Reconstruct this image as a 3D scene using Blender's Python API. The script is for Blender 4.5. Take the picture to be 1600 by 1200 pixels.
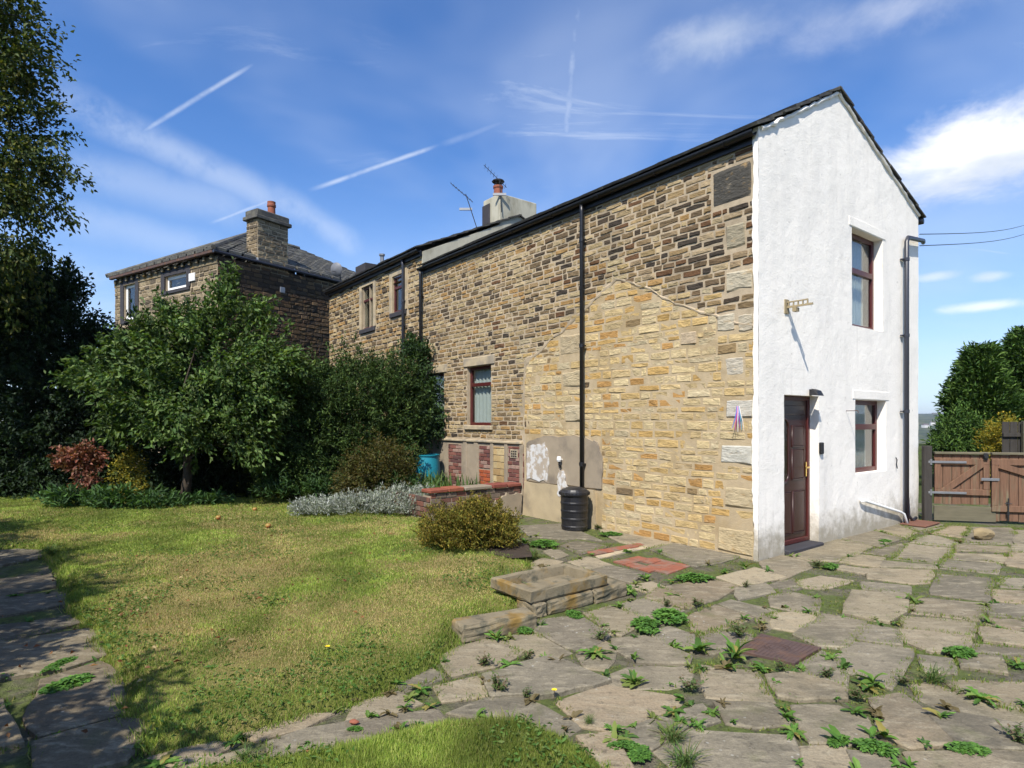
import bpy, math, random
import numpy as np
from mathutils import Vector, Matrix
R_ = math.radians
rng = np.random.default_rng(7)
random.seed(7)
scene = bpy.context.scene
for o in list(bpy.data.objects):
    bpy.data.objects.remove(o)
COL = scene.collection

# ------------------------------------------------------------------ camera, sky, sun, exposure
F_PX, HORIZON, EYE = 939.0, 657.0, 1.70
cam = bpy.data.cameras.new('camera')
cam.sensor_width = 36.0
cam.lens = F_PX / 1600.0 * 36.0
cam.shift_y = (HORIZON - 600.0) / 1600.0
cam.clip_start = 0.05
cam.clip_end = 9000.0
camo = bpy.data.objects.new('camera', cam)
camo.location = (0, 0, EYE)
camo.rotation_euler = (R_(90), 0, 0)
COL.objects.link(camo)
scene.camera = camo

SUN_EL = R_(50.0)
SUN_H = (-0.367, -0.930)                       # horizontal direction towards the sun
SUN_AZ = math.atan2(SUN_H[0], SUN_H[1])
sun = bpy.data.lights.new('sun', 'SUN')
sun.energy = 5.0
sun.angle = R_(0.53)
sun.color = (1.0, 0.945, 0.85)
suno = bpy.data.objects.new('sun', sun)
d = Vector((SUN_H[0] * math.cos(SUN_EL), SUN_H[1] * math.cos(SUN_EL), math.sin(SUN_EL)))
suno.rotation_euler = d.to_track_quat('Z', 'Y').to_euler()
suno.location = d * 50
COL.objects.link(suno)

scene.view_settings.view_transform = 'Standard'
scene.view_settings.look = 'None'
scene.view_settings.exposure = 0.42
scene.view_settings.gamma = 1.0
scene.view_settings.use_curve_mapping = False
scene.render.engine = 'CYCLES'
scene.cycles.max_bounces = 5
scene.cycles.diffuse_bounces = 2
scene.cycles.glossy_bounces = 2
scene.cycles.transmission_bounces = 4
scene.cycles.transparent_max_bounces = 8
scene.cycles.volume_bounces = 0
scene.cycles.volume_max_steps = 64
scene.cycles.use_denoising = True
scene.cycles.use_adaptive_sampling = True
scene.cycles.adaptive_threshold = 0.02

class NT:
    """tiny node-tree helper"""
    def __init__(s, tree):
        s.t = tree
    def n(s, typ, **kw):
        nd = s.t.nodes.new(typ)
        for k, v in kw.items():
            if k.startswith('i_'):
                key = k[2:]
                key = int(key) if key.isdigit() else key.replace('_', ' ')
                nd.inputs[key].default_value = v
            else:
                setattr(nd, k, v)
        return nd
    def l(s, a, b):
        s.t.links.new(a, b)
    def math(s, op, a, b=None, c=None, clamp=False):
        nd = s.t.nodes.new('ShaderNodeMath'); nd.operation = op; nd.use_clamp = clamp
        for i, v in enumerate((a, b, c)):
            if v is None: continue
            if isinstance(v, (int, float)): nd.inputs[i].default_value = v
            else: s.t.links.new(v, nd.inputs[i])
        return nd.outputs[0]
    def vmath(s, op, a, b=None):
        nd = s.t.nodes.new('ShaderNodeVectorMath'); nd.operation = op
        for i, v in enumerate((a, b)):
            if v is None: continue
            if isinstance(v, (tuple, list)): nd.inputs[i].default_value = v
            elif isinstance(v, (int, float)): nd.inputs['Scale'].default_value = v
            else: s.t.links.new(v, nd.inputs[i])
        return nd.outputs['Value'] if op in ('DOT_PRODUCT', 'LENGTH') else nd.outputs['Vector']
    def smooth(s, x, lo, hi):
        nd = s.t.nodes.new('ShaderNodeMapRange'); nd.interpolation_type = 'SMOOTHSTEP'
        s.t.links.new(x, nd.inputs['Value'])
        nd.inputs['From Min'].default_value = lo; nd.inputs['From Max'].default_value = hi
        return nd.outputs['Result']
    def noise(s, vec, scale, detail=4.0, rough=0.55, dist=0.0):
        nd = s.t.nodes.new('ShaderNodeTexNoise')
        nd.inputs['Scale'].default_value = scale; nd.inputs['Detail'].default_value = detail
        nd.inputs['Roughness'].default_value = rough; nd.inputs['Distortion'].default_value = dist
        if vec is not None: s.t.links.new(vec, nd.inputs['Vector'])
        return nd.outputs['Fac']
    def mix(s, fac, a, b, mode='MIX'):
        nd = s.t.nodes.new('ShaderNodeMix'); nd.data_type = 'RGBA'; nd.blend_type = mode
        for sock, v in ((nd.inputs['Factor'], fac), (nd.inputs[6], a), (nd.inputs[7], b)):
            if isinstance(v, (int, float)): sock.default_value = v
            elif isinstance(v, (tuple, list)): sock.default_value = (*v[:3], 1.0)
            else: s.t.links.new(v, sock)
        return nd.outputs[2]
    def map(s, vec, loc=(0, 0, 0), rot=(0, 0, 0), sc=(1, 1, 1)):
        nd = s.t.nodes.new('ShaderNodeMapping')
        nd.inputs['Location'].default_value = loc; nd.inputs['Rotation'].default_value = rot; nd.inputs['Scale'].default_value = sc
        s.t.links.new(vec, nd.inputs['Vector'])
        return nd.outputs['Vector']

def ray(px, py):
    v = np.array([(px - 800.0) / F_PX, 1.0, (HORIZON - py) / F_PX])
    return v / np.linalg.norm(v)

world = bpy.data.worlds.new('World')
scene.world = world
world.use_nodes = True
wt = world.node_tree
wt.nodes.clear()
W = NT(wt)
wout = W.n('ShaderNodeOutputWorld')
wbg = W.n('ShaderNodeBackground')
wbg.inputs['Strength'].default_value = 0.098
sky = W.n('ShaderNodeTexSky')
sky.sky_type = 'NISHITA'
sky.sun_disc = False
sky.sun_elevation = SUN_EL
sky.sun_rotation = SUN_AZ
sky.altitude = 200
sky.air_density = 1.0
sky.dust_density = 0.6
sky.ozone_density = 2.5
tc = W.n('ShaderNodeTexCoord')
D = tc.outputs['Generated']
sep = W.n('ShaderNodeSeparateXYZ'); W.l(D, sep.inputs[0])
zc = W.math('ADD', sep.outputs['Z'], 0.22)
inv = W.math('DIVIDE', 1.0, W.math('MAXIMUM', zc, 0.05))
plane = W.vmath('SCALE', D, 1.0); nd_scale = plane.node; W.l(inv, nd_scale.inputs['Scale'])
# thin streaked high cloud over the whole sky
st = W.map(plane, rot=(0, 0, R_(28)), sc=(0.55, 2.2, 0.0))
n1 = W.noise(st, 2.3, 10.0, 0.70, 0.8)
n2 = W.noise(W.map(plane, loc=(3.1, 1.7, 0), sc=(1, 1, 0)), 1.1, 4.0, 0.55, 0.3)
cir = W.math('MULTIPLY', W.smooth(n1, 0.43, 0.80), W.smooth(n2, 0.36, 0.66))
cir = W.math('MULTIPLY', cir, 0.66)
veil = W.math('MULTIPLY', W.smooth(n2, 0.36, 0.70), 0.24)
cir = W.math('MAXIMUM', cir, veil)
# vapour trails: arcs between two directions
WOBN = W.math('SUBTRACT', W.noise(D, 9.0, 4.0, 0.6), 0.5)
BRK = W.smooth(W.noise(D, 14.0, 5.0, 0.65), 0.22, 0.6)
def trail(p0, p1, w, amp, soft=0.02):
    a, b = ray(*p0), ray(*p1)
    n = np.cross(a, b); n /= np.linalg.norm(n)
    m = (a + b); m /= np.linalg.norm(m)
    t = np.cross(n, m)
    half = abs(np.dot(b, t))
    wob = W.math('MULTIPLY', WOBN, w * 0.7)
    dn = W.math('ABSOLUTE', W.math('ADD', W.vmath('DOT_PRODUCT', D, tuple(n)), wob))
    dt = W.math('ABSOLUTE', W.vmath('DOT_PRODUCT', D, tuple(t)))
    fwd = W.smooth(W.vmath('DOT_PRODUCT', D, tuple(m)), 0.2, 0.5)
    k = W.math('MULTIPLY', W.math('SUBTRACT', 1.0, W.smooth(dn, 0.0, w)), W.math('SUBTRACT', 1.0, W.smooth(dt, half * 0.55, half)))
    k = W.math('MULTIPLY', k, fwd)
    return W.math('MULTIPLY', W.math('MULTIPLY', k, BRK), amp)
for a in (((185, 228), (410, 92), 0.0045, 0.42), ((320, 352), (440, 306), 0.004, 0.40), ((476, 300), (700, 222), 0.005, 0.50),
          ((670, 233), (850, 168), 0.008, 0.16), ((908, -30), (880, 260), 0.012, 0.40), ((40, 120), (480, 340), 0.034, 0.34),
          ((400, 285), (580, 400), 0.030, 0.30), ((60, 250), (420, 330), 0.045, 0.24), ((60, 330), (380, 400), 0.035, 0.22)):
    cir = W.math('MAXIMUM', cir, trail(*a))
# heaped cloud towards the right
HEAPN = W.noise(W.map(D, loc=(1.3, .9, 0), sc=(1, 1, 1.6)), 6.5, 10.0, 0.66, 0.3)
def heap(px, py, rx, ry, amp, soft=0.6):
    c = ray(px, py)
    rt = np.cross(c, (0, 0, 1)); rt /= np.linalg.norm(rt); up = np.cross(rt, c)
    du = W.math('DIVIDE', W.vmath('DOT_PRODUCT', D, tuple(rt)), rx)
    dv = W.math('DIVIDE', W.vmath('DOT_PRODUCT', D, tuple(up)), ry)
    r = W.math('SQRT', W.math('ADD', W.math('MULTIPLY', du, du), W.math('MULTIPLY', dv, dv)))
    nn = HEAPN
    f = W.math('ADD', W.math('SUBTRACT', 1.0, r), W.math('MULTIPLY', W.math('SUBTRACT', nn, 0.5), 1.9))
    fw = W.smooth(W.vmath('DOT_PRODUCT', D, tuple(c)), 0.5, 0.7)
    return W.math('MULTIPLY', W.math('MULTIPLY', W.smooth(f, 0.0, soft), amp), fw)
cum = heap(1550, 245, 0.16, 0.075, 1.0, 0.85)
for a in ((1120, 55, 0.15, 0.040, 0.55, 1.3), (1400, 10, 0.20, 0.045, 0.38, 1.4), (1545, 478, 0.060, 0.010, 0.65, 0.9), (1460, 432, 0.030, 0.008, 0.5, 0.9), (1548, 432, 0.024, 0.009, 0.5, 0.9)):
    cum = W.math('MAXIMUM', cum, heap(*a))
shade = W.noise(W.map(D, sc=(1, 1, 2.2)), 5.0, 5.0, 0.55)
cumcol = W.mix(W.smooth(shade, 0.35, 0.62), (5.8, 6.4, 7.4), (9.6, 9.6, 9.7))
hs = W.n('ShaderNodeHueSaturation'); hs.inputs['Saturation'].default_value = 1.18; W.l(sky.outputs['Color'], hs.inputs['Color'])
skycol = W.mix(1.0, hs.outputs['Color'], (1.05, 1.22, 1.50), 'MULTIPLY')
c1 = W.mix(cir, skycol, (7.2, 7.9, 9.0))
low = W.math('MULTIPLY', W.math('SUBTRACT', 1.0, W.smooth(sep.outputs['Z'], -0.02, 0.42)), 0.45)
c1 = W.mix(low, c1, (5.2, 6.3, 8.0))
c2 = W.mix(cum, c1, cumcol)
W.l(c2, wbg.inputs['Color'])
W.l(wbg.outputs[0], wout.inputs[0])

# ------------------------------------------------------------------ geometry helpers
def mk(name, V, F, cols=None, smooth=False):
    me = bpy.data.meshes.new(name)
    V = np.asarray(V, dtype=np.float32).reshape(-1, 3)
    if isinstance(F, np.ndarray):
        m, k = F.shape
        me.vertices.add(len(V)); me.vertices.foreach_set('co', V.ravel())
        me.loops.add(m * k); me.loops.foreach_set('vertex_index', F.astype(np.int32).ravel())
        me.polygons.add(m); me.polygons.foreach_set('loop_start', np.arange(0, m * k, k, dtype=np.int32))
        me.update(calc_edges=True)
    else:
        me.from_pydata([tuple(map(float, v)) for v in V], [], F)
    if cols is not None:
        cols = np.asarray(cols, dtype=np.float32)
        if cols.shape[1] == 3: cols = np.hstack([cols, np.ones((len(cols), 1), np.float32)])
        at = me.attributes.new('Col', 'FLOAT_COLOR', 'POINT')
        at.data.foreach_set('color', cols.ravel())
    if smooth:
        me.polygons.foreach_set('use_smooth', np.ones(len(me.polygons), dtype=bool))
    me.validate()
    me.update()
    return me

class MB:
    def __init__(s): s.v = []; s.f = []; s.c = []
    def add(s, vs, fs, col=None):
        b = len(s.v)
        s.v.extend([tuple(map(float, v)) for v in vs]); s.f.extend([[i + b for i in f] for f in fs])
        s.c.extend([col if col is not None else (1, 1, 1)] * len(vs))
    def box(s, x0, x1, y0, y1, z0, z1, col=None, P=None, bev=0.0):
        x0, x1 = min(x0, x1), max(x0, x1); y0, y1 = min(y0, y1), max(y0, y1); z0, z1 = min(z0, z1), max(z0, z1)
        if bev <= 0:
            vs = [(x, y, z) for z in (z0, z1) for y in (y0, y1) for x in (x0, x1)]
            fs = [(0, 2, 3, 1), (4, 5, 7, 6), (0, 1, 5, 4), (2, 6, 7, 3), (0, 4, 6, 2), (1, 3, 7, 5)]
        else:
            b = min(bev, (x1 - x0) * .45, (y1 - y0) * .45, (z1 - z0) * .45)
            vs = []; idx = {}
            for ix, x in enumerate((x0, x1)):
                for iy, y in enumerate((y0, y1)):
                    for iz, z in enumerate((z0, z1)):
                        sx, sy, sz = (1 - 2 * ix) * b, (1 - 2 * iy) * b, (1 - 2 * iz) * b
                        for a, p in enumerate(((x, y + sy, z + sz), (x + sx, y, z + sz), (x + sx, y + sy, z))):
                            idx[(ix, iy, iz, a)] = len(vs); vs.append(p)
            fs = []
            g = lambda ix, iy, iz, a: idx[(ix, iy, iz, a)]
            for i in (0, 1):
                fs.append([g(i, 0, 0, 0), g(i, 1, 0, 0), g(i, 1, 1, 0), g(i, 0, 1, 0)])
                fs.append([g(0, i, 0, 1), g(1, i, 0, 1), g(1, i, 1, 1), g(0, i, 1, 1)])
                fs.append([g(0, 0, i, 2), g(1, 0, i, 2), g(1, 1, i, 2), g(0, 1, i, 2)])
            for i in (0, 1):
                for j in (0, 1):
                    fs.append([g(0, i, j, 1), g(1, i, j, 1), g(1, i, j, 2), g(0, i, j, 2)])
                    fs.append([g(i, 0, j, 0), g(i, 1, j, 0), g(i, 1, j, 2), g(i, 0, j, 2)])
                    fs.append([g(i, j, 0, 0), g(i, j, 1, 0), g(i, j, 1, 1), g(i, j, 0, 1)])
                    for k in (0, 1):
                        fs.append([g(i, j, k, 0), g(i, j, k, 1), g(i, j, k, 2)])
        if P is not None: vs = [P(*v) for v in vs]
        s.add(vs, fs, col)
    def tube(s, pts, r, seg=8, col=None, caps=True):
        pts = [Vector(p) for p in pts]
        rs = r if isinstance(r, (list, tuple)) else [r] * len(pts)
        b = []; prev = None
        vs = []; fs = []
        for i, p in enumerate(pts):
            t = (pts[min(i + 1, len(pts) - 1)] - pts[max(i - 1, 0)])
            t = t.normalized() if t.length > 1e-9 else Vector((0, 0, 1))
            if prev is None:
                a = t.cross(Vector((0, 0, 1)))
                if a.length < 1e-3: a = t.cross(Vector((1, 0, 0)))
            else:
                a = prev - t * prev.dot(t)
            a.normalize(); prev = a
            c = t.cross(a)
            for k in range(seg):
                an = 2 * math.pi * k / seg
                vs.append(p + (a * math.cos(an) + c * math.sin(an)) * rs[i])
        for i in range(len(pts) - 1):
            for k in range(seg):
                k2 = (k + 1) % seg
                fs.append([i * seg + k, i * seg + k2, (i + 1) * seg + k2, (i + 1) * seg + k])
        if caps:
            fs.append(list(range(seg))[::-1]); fs.append([(len(pts) - 1) * seg + k for k in range(seg)])
        s.add(vs, fs, col)
    def lathe(s, prof, c=(0, 0, 0), seg=24, col=None, cap=True):
        vs = []; fs = []
        for r, z in prof:
            for k in range(seg):
                a = 2 * math.pi * k / seg
                vs.append((c[0] + r * math.cos(a), c[1] + r * math.sin(a), c[2] + z))
        for i in range(len(prof) - 1):
            for k in range(seg):
                k2 = (k + 1) % seg
                fs.append([i * seg + k, i * seg + k2, (i + 1) * seg + k2, (i + 1) * seg + k])
        if cap:
            fs.append(list(range(seg))[::-1]); fs.append([(len(prof) - 1) * seg + k for k in range(seg)])
        s.add(vs, fs, col)
    def mesh(s, name, smooth=False, recalc=True):
        me = mk(name, s.v, s.f, s.c, smooth)
        if recalc:
            import bmesh
            bm = bmesh.new(); bm.from_mesh(me)
            bmesh.ops.recalc_face_normals(bm, faces=bm.faces)
            bm.to_mesh(me); bm.free()
        return me
    def obj(s, name, mat, parent=None, smooth=False, **kw):
        return ob(name, s.mesh(name, smooth), mat, parent, **kw)

def ob(name, me, mat=None, parent=None, label=None, cat=None, group=None, kind=None, loc=None, rz=0.0):
    o = bpy.data.objects.new(name, me)
    COL.objects.link(o)
    if mat is not None and me is not None and len(me.materials) == 0: me.materials.append(mat)
    if parent is not None: o.parent = parent
    if label: o['label'] = label
    if cat: o['category'] = cat
    if group: o['group'] = group
    if kind: o['kind'] = kind
    if loc is not None: o.location = loc
    if rz: o.rotation_euler = (0, 0, rz)
    return o
def thing(name, label, cat, loc=(0, 0, 0), rz=0.0, group=None):
    return ob(name, None, None, None, label, cat, group, None, loc, rz)

def G(px, py, z=0.0):
    """pixel of the photograph -> point on the level z"""
    d_ = (EYE - z) * F_PX / (py - HORIZON)
    return Vector(((px - 800.0) / F_PX * d_, d_, z))

# house frame: local x runs along the white gable, local y along the stone side wall
C0 = Vector((3.0, 7.34, 0.0)); HROT = math.atan2(0.6085, 0.7936)
HM = Matrix.Translation(C0) @ Matrix.Rotation(HROT, 4, 'Z')
def H(x, y, z=0.0): return HM @ Vector((x, y, z))
def wall_uz(px, py):          # pixel -> (u, z) on the stone side wall
    d_ = 7.34 * 1104.0 / (px - 80.0)
    return ((d_ - 7.34) / 0.7936, EYE + (HORIZON - py) * d_ / F_PX)
def gable_vz(px, py):         # pixel -> (v, z) on the white gable
    d_ = 7.34 * 840.0 / (2024.0 - px)
    return ((d_ - 7.34) / 0.6085, EYE + (HORIZON - py) * d_ / F_PX)
SIDE = lambda u, o, z: (-o, u, z)        # (along, outward, up) -> house-local
GABLE = lambda u, o, z: (u, -o, z)

def inpoly(x, y, poly):
    x = np.asarray(x); y = np.asarray(y); r = np.zeros(x.shape, bool)
    n = len(poly)
    for i in range(n):
        x0, y0 = poly[i][0], poly[i][1]; x1, y1 = poly[(i + 1) % n][0], poly[(i + 1) % n][1]
        c = ((y0 > y) != (y1 > y)) & (x < (x1 - x0) * (y - y0) / (y1 - y0 + 1e-12) + x0)
        r ^= c
    return r
def edgedist(x, y, poly):
    dm = np.full(np.shape(x), 1e9)
    n = len(poly)
    for i in range(n):
        ax, ay = poly[i][0], poly[i][1]; bx, by = poly[(i + 1) % n][0], poly[(i + 1) % n][1]
        vx, vy = bx - ax, by - ay; L = vx * vx + vy * vy + 1e-12
        t = np.clip(((x - ax) * vx + (y - ay) * vy) / L, 0, 1)
        dm = np.minimum(dm, np.hypot(x - ax - t * vx, y - ay - t * vy))
    return dm
def vnoise(x, y, s=1.0, seed=0):
    """cheap smooth value noise for numpy arrays"""
    x = np.asarray(x) * s + seed * 17.3; y = np.asarray(y) * s + seed * 5.1
    xi = np.floor(x).astype(int); yi = np.floor(y).astype(int); fx = x - xi; fy = y - yi
    fx = fx * fx * (3 - 2 * fx); fy = fy * fy * (3 - 2 * fy)
    h = lambda a, b: ((np.sin(a * 127.1 + b * 311.7 + seed) * 43758.5453) % 1.0)
    return (h(xi, yi) * (1 - fx) + h(xi + 1, yi) * fx) * (1 - fy) + (h(xi, yi + 1) * (1 - fx) + h(xi + 1, yi + 1) * fx) * fy

# ------------------------------------------------------------------ materials
MATS = {}
def material(name):
    m = bpy.data.materials.new(name); m.use_nodes = True
    t = m.node_tree; t.nodes.clear(); N = NT(t)
    out = N.n('ShaderNodeOutputMaterial'); bs = N.n('ShaderNodeBsdfPrincipled')
    N.l(bs.outputs[0], out.inputs[0])
    MATS[name] = m
    return m, N, bs, out
def surf(name, col=None, rough=0.85, var=0.25, vscale=6.0, bump=0.3, bscale=40.0, bdist=0.01, attr=False, spec=0.3,
         col2=None, c2scale=2.0, c2lo=0.45, c2hi=0.65, metallic=0.0, detail=6.0, stretch=(1, 1, 1), col3=None, c3scale=9.0, c3lo=0.62, c3hi=0.72, bumps2=None):
    m, N, bs, out = material(name)
    co = N.n('ShaderNodeTexCoord').outputs['Object']
    co = N.map(co, sc=stretch)
    if attr:
        a = N.n('ShaderNodeAttribute', attribute_name='Col').outputs['Color']
        if col is not None: a = N.mix(1.0, a, col, 'MULTIPLY')
    else:
        a = N.mix(0.0, col, col)
    if col2 is not None:
        a = N.mix(N.smooth(N.noise(co, c2scale, 5.0, 0.6), c2lo, c2hi), a, col2)
    if col3 is not None:
        a = N.mix(N.smooth(N.noise(N.map(co, loc=(5, 3, 1)), c3scale, 6.0, 0.65), c3lo, c3hi), a, col3)
    v = N.noise(co, vscale, detail, 0.6)
    v2 = N.math('ADD', N.math('MULTIPLY', N.math('SUBTRACT', v, 0.5), var * 4.0), 1.0)
    cc = N.n('ShaderNodeCombineColor'); 
    for i in range(3): N.l(v2, cc.inputs[i])
    a = N.mix(1.0, a, cc.outputs[0], 'MULTIPLY')
    N.l(a, bs.inputs['Base Color'])
    bs.inputs['Roughness'].default_value = rough
    bs.inputs['Specular IOR Level'].default_value = spec
    bs.inputs['Metallic'].default_value = metallic
    if bump > 0:
        b = N.n('ShaderNodeBump'); b.inputs['Strength'].default_value = bump; b.inputs['Distance'].default_value = bdist
        hgt = N.noise(co, bscale, 6.0, 0.62)
        if bumps2: hgt = N.math('ADD', hgt, N.math('MULTIPLY', N.noise(co, bumps2, 4.0, 0.5), 1.5))
        N.l(hgt, b.inputs['Height']); N.l(b.outputs[0], bs.inputs['Normal'])
    return m
def leafmat(name, tint=(1, 1, 1), rough=0.5, trans=0.28, spec=0.35):
    m, N, bs, out = material(name)
    a = N.n('ShaderNodeAttribute', attribute_name='Col').outputs['Color']
    a = N.mix(1.0, a, tint, 'MULTIPLY')
    N.l(a, bs.inputs['Base Color'])
    bs.inputs['Roughness'].default_value = rough; bs.inputs['Specular IOR Level'].default_value = spec
    tr = N.n('ShaderNodeBsdfTranslucent'); N.l(N.mix(1.0, a, (1.5, 1.5, 0.6), 'MULTIPLY'), tr.inputs['Color'])
    mx = N.n('ShaderNodeMixShader'); mx.inputs[0].default_value = trans
    N.l(bs.outputs[0], mx.inputs[1]); N.l(tr.outputs[0], mx.inputs[2]); N.l(mx.outputs[0], out.inputs[0])
    return m

M_stone = surf('weathered_sandstone', attr=True, rough=0.92, var=0.22, vscale=11, bump=0.7, bscale=30, bdist=0.02, spec=0.12, col2=(0.10, 0.075, 0.045), c2scale=5.0, c2lo=0.58, c2hi=0.82, stretch=(1, 1, 2.4), bumps2=9.0)
M_stone_y = surf('yellow_sandstone', attr=True, rough=0.92, var=0.20, vscale=9, bump=0.7, bscale=24, bdist=0.02, spec=0.12, col2=(0.40, 0.26, 0.11), c2scale=5.0, c2lo=0.56, c2hi=0.78, stretch=(1, 1, 2.4), bumps2=8.0, col3=(0.34, 0.28, 0.19), c3scale=3.0, c3lo=0.58, c3hi=0.78)
M_mortar = surf('lime_mortar', (0.43, 0.345, 0.235), 0.95, 0.16, 7, 0.5, 70, 0.012, col2=(0.31, 0.25, 0.17), c2scale=1.4)
M_mortar_y = surf('sandy_mortar', (0.44, 0.345, 0.215), 0.95, 0.16, 7, 0.5, 70, 0.012, col2=(0.36, 0.27, 0.15), c2scale=1.8)
M_cement = surf('cement_render', (0.30, 0.245, 0.175), 0.95, 0.13, 4, 0.35, 60, 0.01, col2=(0.20, 0.165, 0.125), c2scale=1.7)
M_cream = surf('cream_render', (0.40, 0.32, 0.20), 0.93, 0.12, 5, 0.3, 50, 0.01, col2=(0.27, 0.22, 0.15), c2scale=2.2, c2lo=0.5, c2hi=0.75)
M_peel = surf('peeling_white_paint', (0.56, 0.55, 0.53), 0.85, 0.08, 5, 0.4, 40, 0.01, col2=(0.38, 0.32, 0.25), c2scale=9, c2lo=0.44, c2hi=0.56)
def whitemat():
    m, N, bs, out = material('white_masonry_paint')
    co = N.n('ShaderNodeTexCoord').outputs['Object']
    n1 = N.noise(N.map(co, sc=(1.2, 1.2, .35)), 1.6, 6, 0.65); n2 = N.noise(co, 6.0, 6, 0.65); n3 = N.noise(N.map(co, loc=(4, 1, 2)), 13, 6, 0.7); fine = N.noise(co, 48, 6, 0.65); lump = N.noise(co, 9, 4, 0.55)
    a = N.mix(N.math('MULTIPLY', N.smooth(n1, 0.42, 0.72), 0.8), (0.92, 0.865, 0.775), (0.80, 0.755, 0.68))
    a = N.mix(N.math('MULTIPLY', N.smooth(n2, 0.58, 0.80), 0.4), a, (0.70, 0.67, 0.61))
    strk = N.noise(N.map(co, sc=(5, 5, .22)), 2.2, 7, 0.7); a = N.mix(N.math('MULTIPLY', N.smooth(strk, 0.56, 0.74), 0.32), a, (0.55, 0.51, 0.45))
    z = N.n('ShaderNodeSeparateXYZ'); N.l(co, z.inputs[0])
    splash = N.math('SUBTRACT', 1.0, N.smooth(N.math('ADD', z.outputs['Z'], N.math('MULTIPLY', N.math('SUBTRACT', n2, 0.5), 0.9)), 0.0, 0.60))
    a = N.mix(N.math('MULTIPLY', splash, 0.95), a, (0.34, 0.30, 0.225))
    a = N.mix(N.math('MULTIPLY', N.smooth(n3, 0.63, 0.70), 0.6), a, (0.48, 0.44, 0.38))
    N.l(a, bs.inputs['Base Color']); bs.inputs['Roughness'].default_value = 0.85; bs.inputs['Specular IOR Level'].default_value = 0.2
    b = N.n('ShaderNodeBump'); b.inputs['Strength'].default_value = 0.6; b.inputs['Distance'].default_value = 0.010
    N.l(N.math('ADD', fine, N.math('MULTIPLY', lump, 1.2)), b.inputs['Height']); N.l(b.outputs[0], bs.inputs['Normal'])
    return m
M_white = whitemat()
M_brick = surf('red_brick', attr=True, rough=0.9, var=0.18, vscale=14, bump=0.4, bscale=70, bdist=0.008, spec=0.15)
M_slate = surf('stone_slate', (0.052, 0.049, 0.046), 0.85, 0.25, 6, 0.5, 30, 0.01, col2=(0.10, 0.095, 0.075), c2scale=3.5)
M_slate_grey = surf('grey_slate', (0.075, 0.072, 0.066), 0.8, 0.25, 6, 0.5, 30, 0.01, col2=(0.13, 0.125, 0.10), c2scale=3.5)
M_black = surf('black_plastic_pipe', (0.011, 0.011, 0.013), 0.38, 0.05, 10, 0.04, 30, 0.003, spec=0.5)
M_greypipe = surf('dark_grey_pipe', (0.032, 0.034, 0.045), 0.35, 0.05, 10, 0.03, 30, 0.003, spec=0.5)
M_whitepipe = surf('white_plastic', (0.78, 0.78, 0.76), 0.4, 0.04, 12, 0.03, 30, 0.003, spec=0.5)
M_bin = surf('black_bin_plastic', (0.012, 0.012, 0.014), 0.42, 0.1, 6, 0.08, 60, 0.004, spec=0.45, col2=(0.03, 0.028, 0.026), c2scale=3)
M_teal = surf('teal_plastic', (0.012, 0.20, 0.27), 0.45, 0.08, 6, 0.05, 40, 0.004, spec=0.4)
M_frame = surf('brown_window_frame', (0.075, 0.014, 0.012), 0.4, 0.06, 12, 0.03, 60, 0.003, spec=0.45)
M_door = surf('mahogany_door', (0.036, 0.010, 0.007), 0.36, 0.18, 5, 0.08, 30, 0.004, spec=0.5, stretch=(6, 6, 0.8))
M_brass = surf('brass', (0.75, 0.52, 0.16), 0.28, 0.05, 20, 0, metallic=1.0)
M_galv = surf('galvanised_steel', (0.27, 0.275, 0.28), 0.5, 0.12, 12, 0.1, 60, 0.003, metallic=0.7)
M_darkmetal = surf('dark_metal', (0.03, 0.03, 0.032), 0.5, 0.12, 12, 0.1, 60, 0.003, metallic=0.3)
M_rust = surf('rusty_iron', (0.085, 0.055, 0.048), 0.75, 0.2, 12, 0.25, 60, 0.006, col2=(0.12, 0.065, 0.04), c2scale=5)
M_wood = surf('stained_gate_wood', (0.155, 0.085, 0.052), 0.85, 0.35, 5, 0.4, 30, 0.006, stretch=(7, 7, 0.7), col2=(0.155, 0.13, 0.08), c2scale=2.0, c2lo=0.5, c2hi=0.72)
M_woodgrey = surf('weathered_board', (0.13, 0.115, 0.075), 0.9, 0.22, 5, 0.35, 30, 0.006, stretch=(0.8, 0.8, 6))
M_fencew = surf('old_fence_board', (0.045, 0.040, 0.035), 0.9, 0.3, 5, 0.35, 30, 0.006, stretch=(6, 6, 0.7))
M_terra = surf('terracotta', (0.25, 0.085, 0.05), 0.8, 0.14, 10, 0.15, 50, 0.005)
M_tile = surf('red_quarry_tile', (0.25, 0.088, 0.052), 0.88, 0.22, 9, 0.35, 50, 0.006, col2=(0.20, 0.135, 0.10), c2scale=5, c2lo=.42, c2hi=.66)
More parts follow.
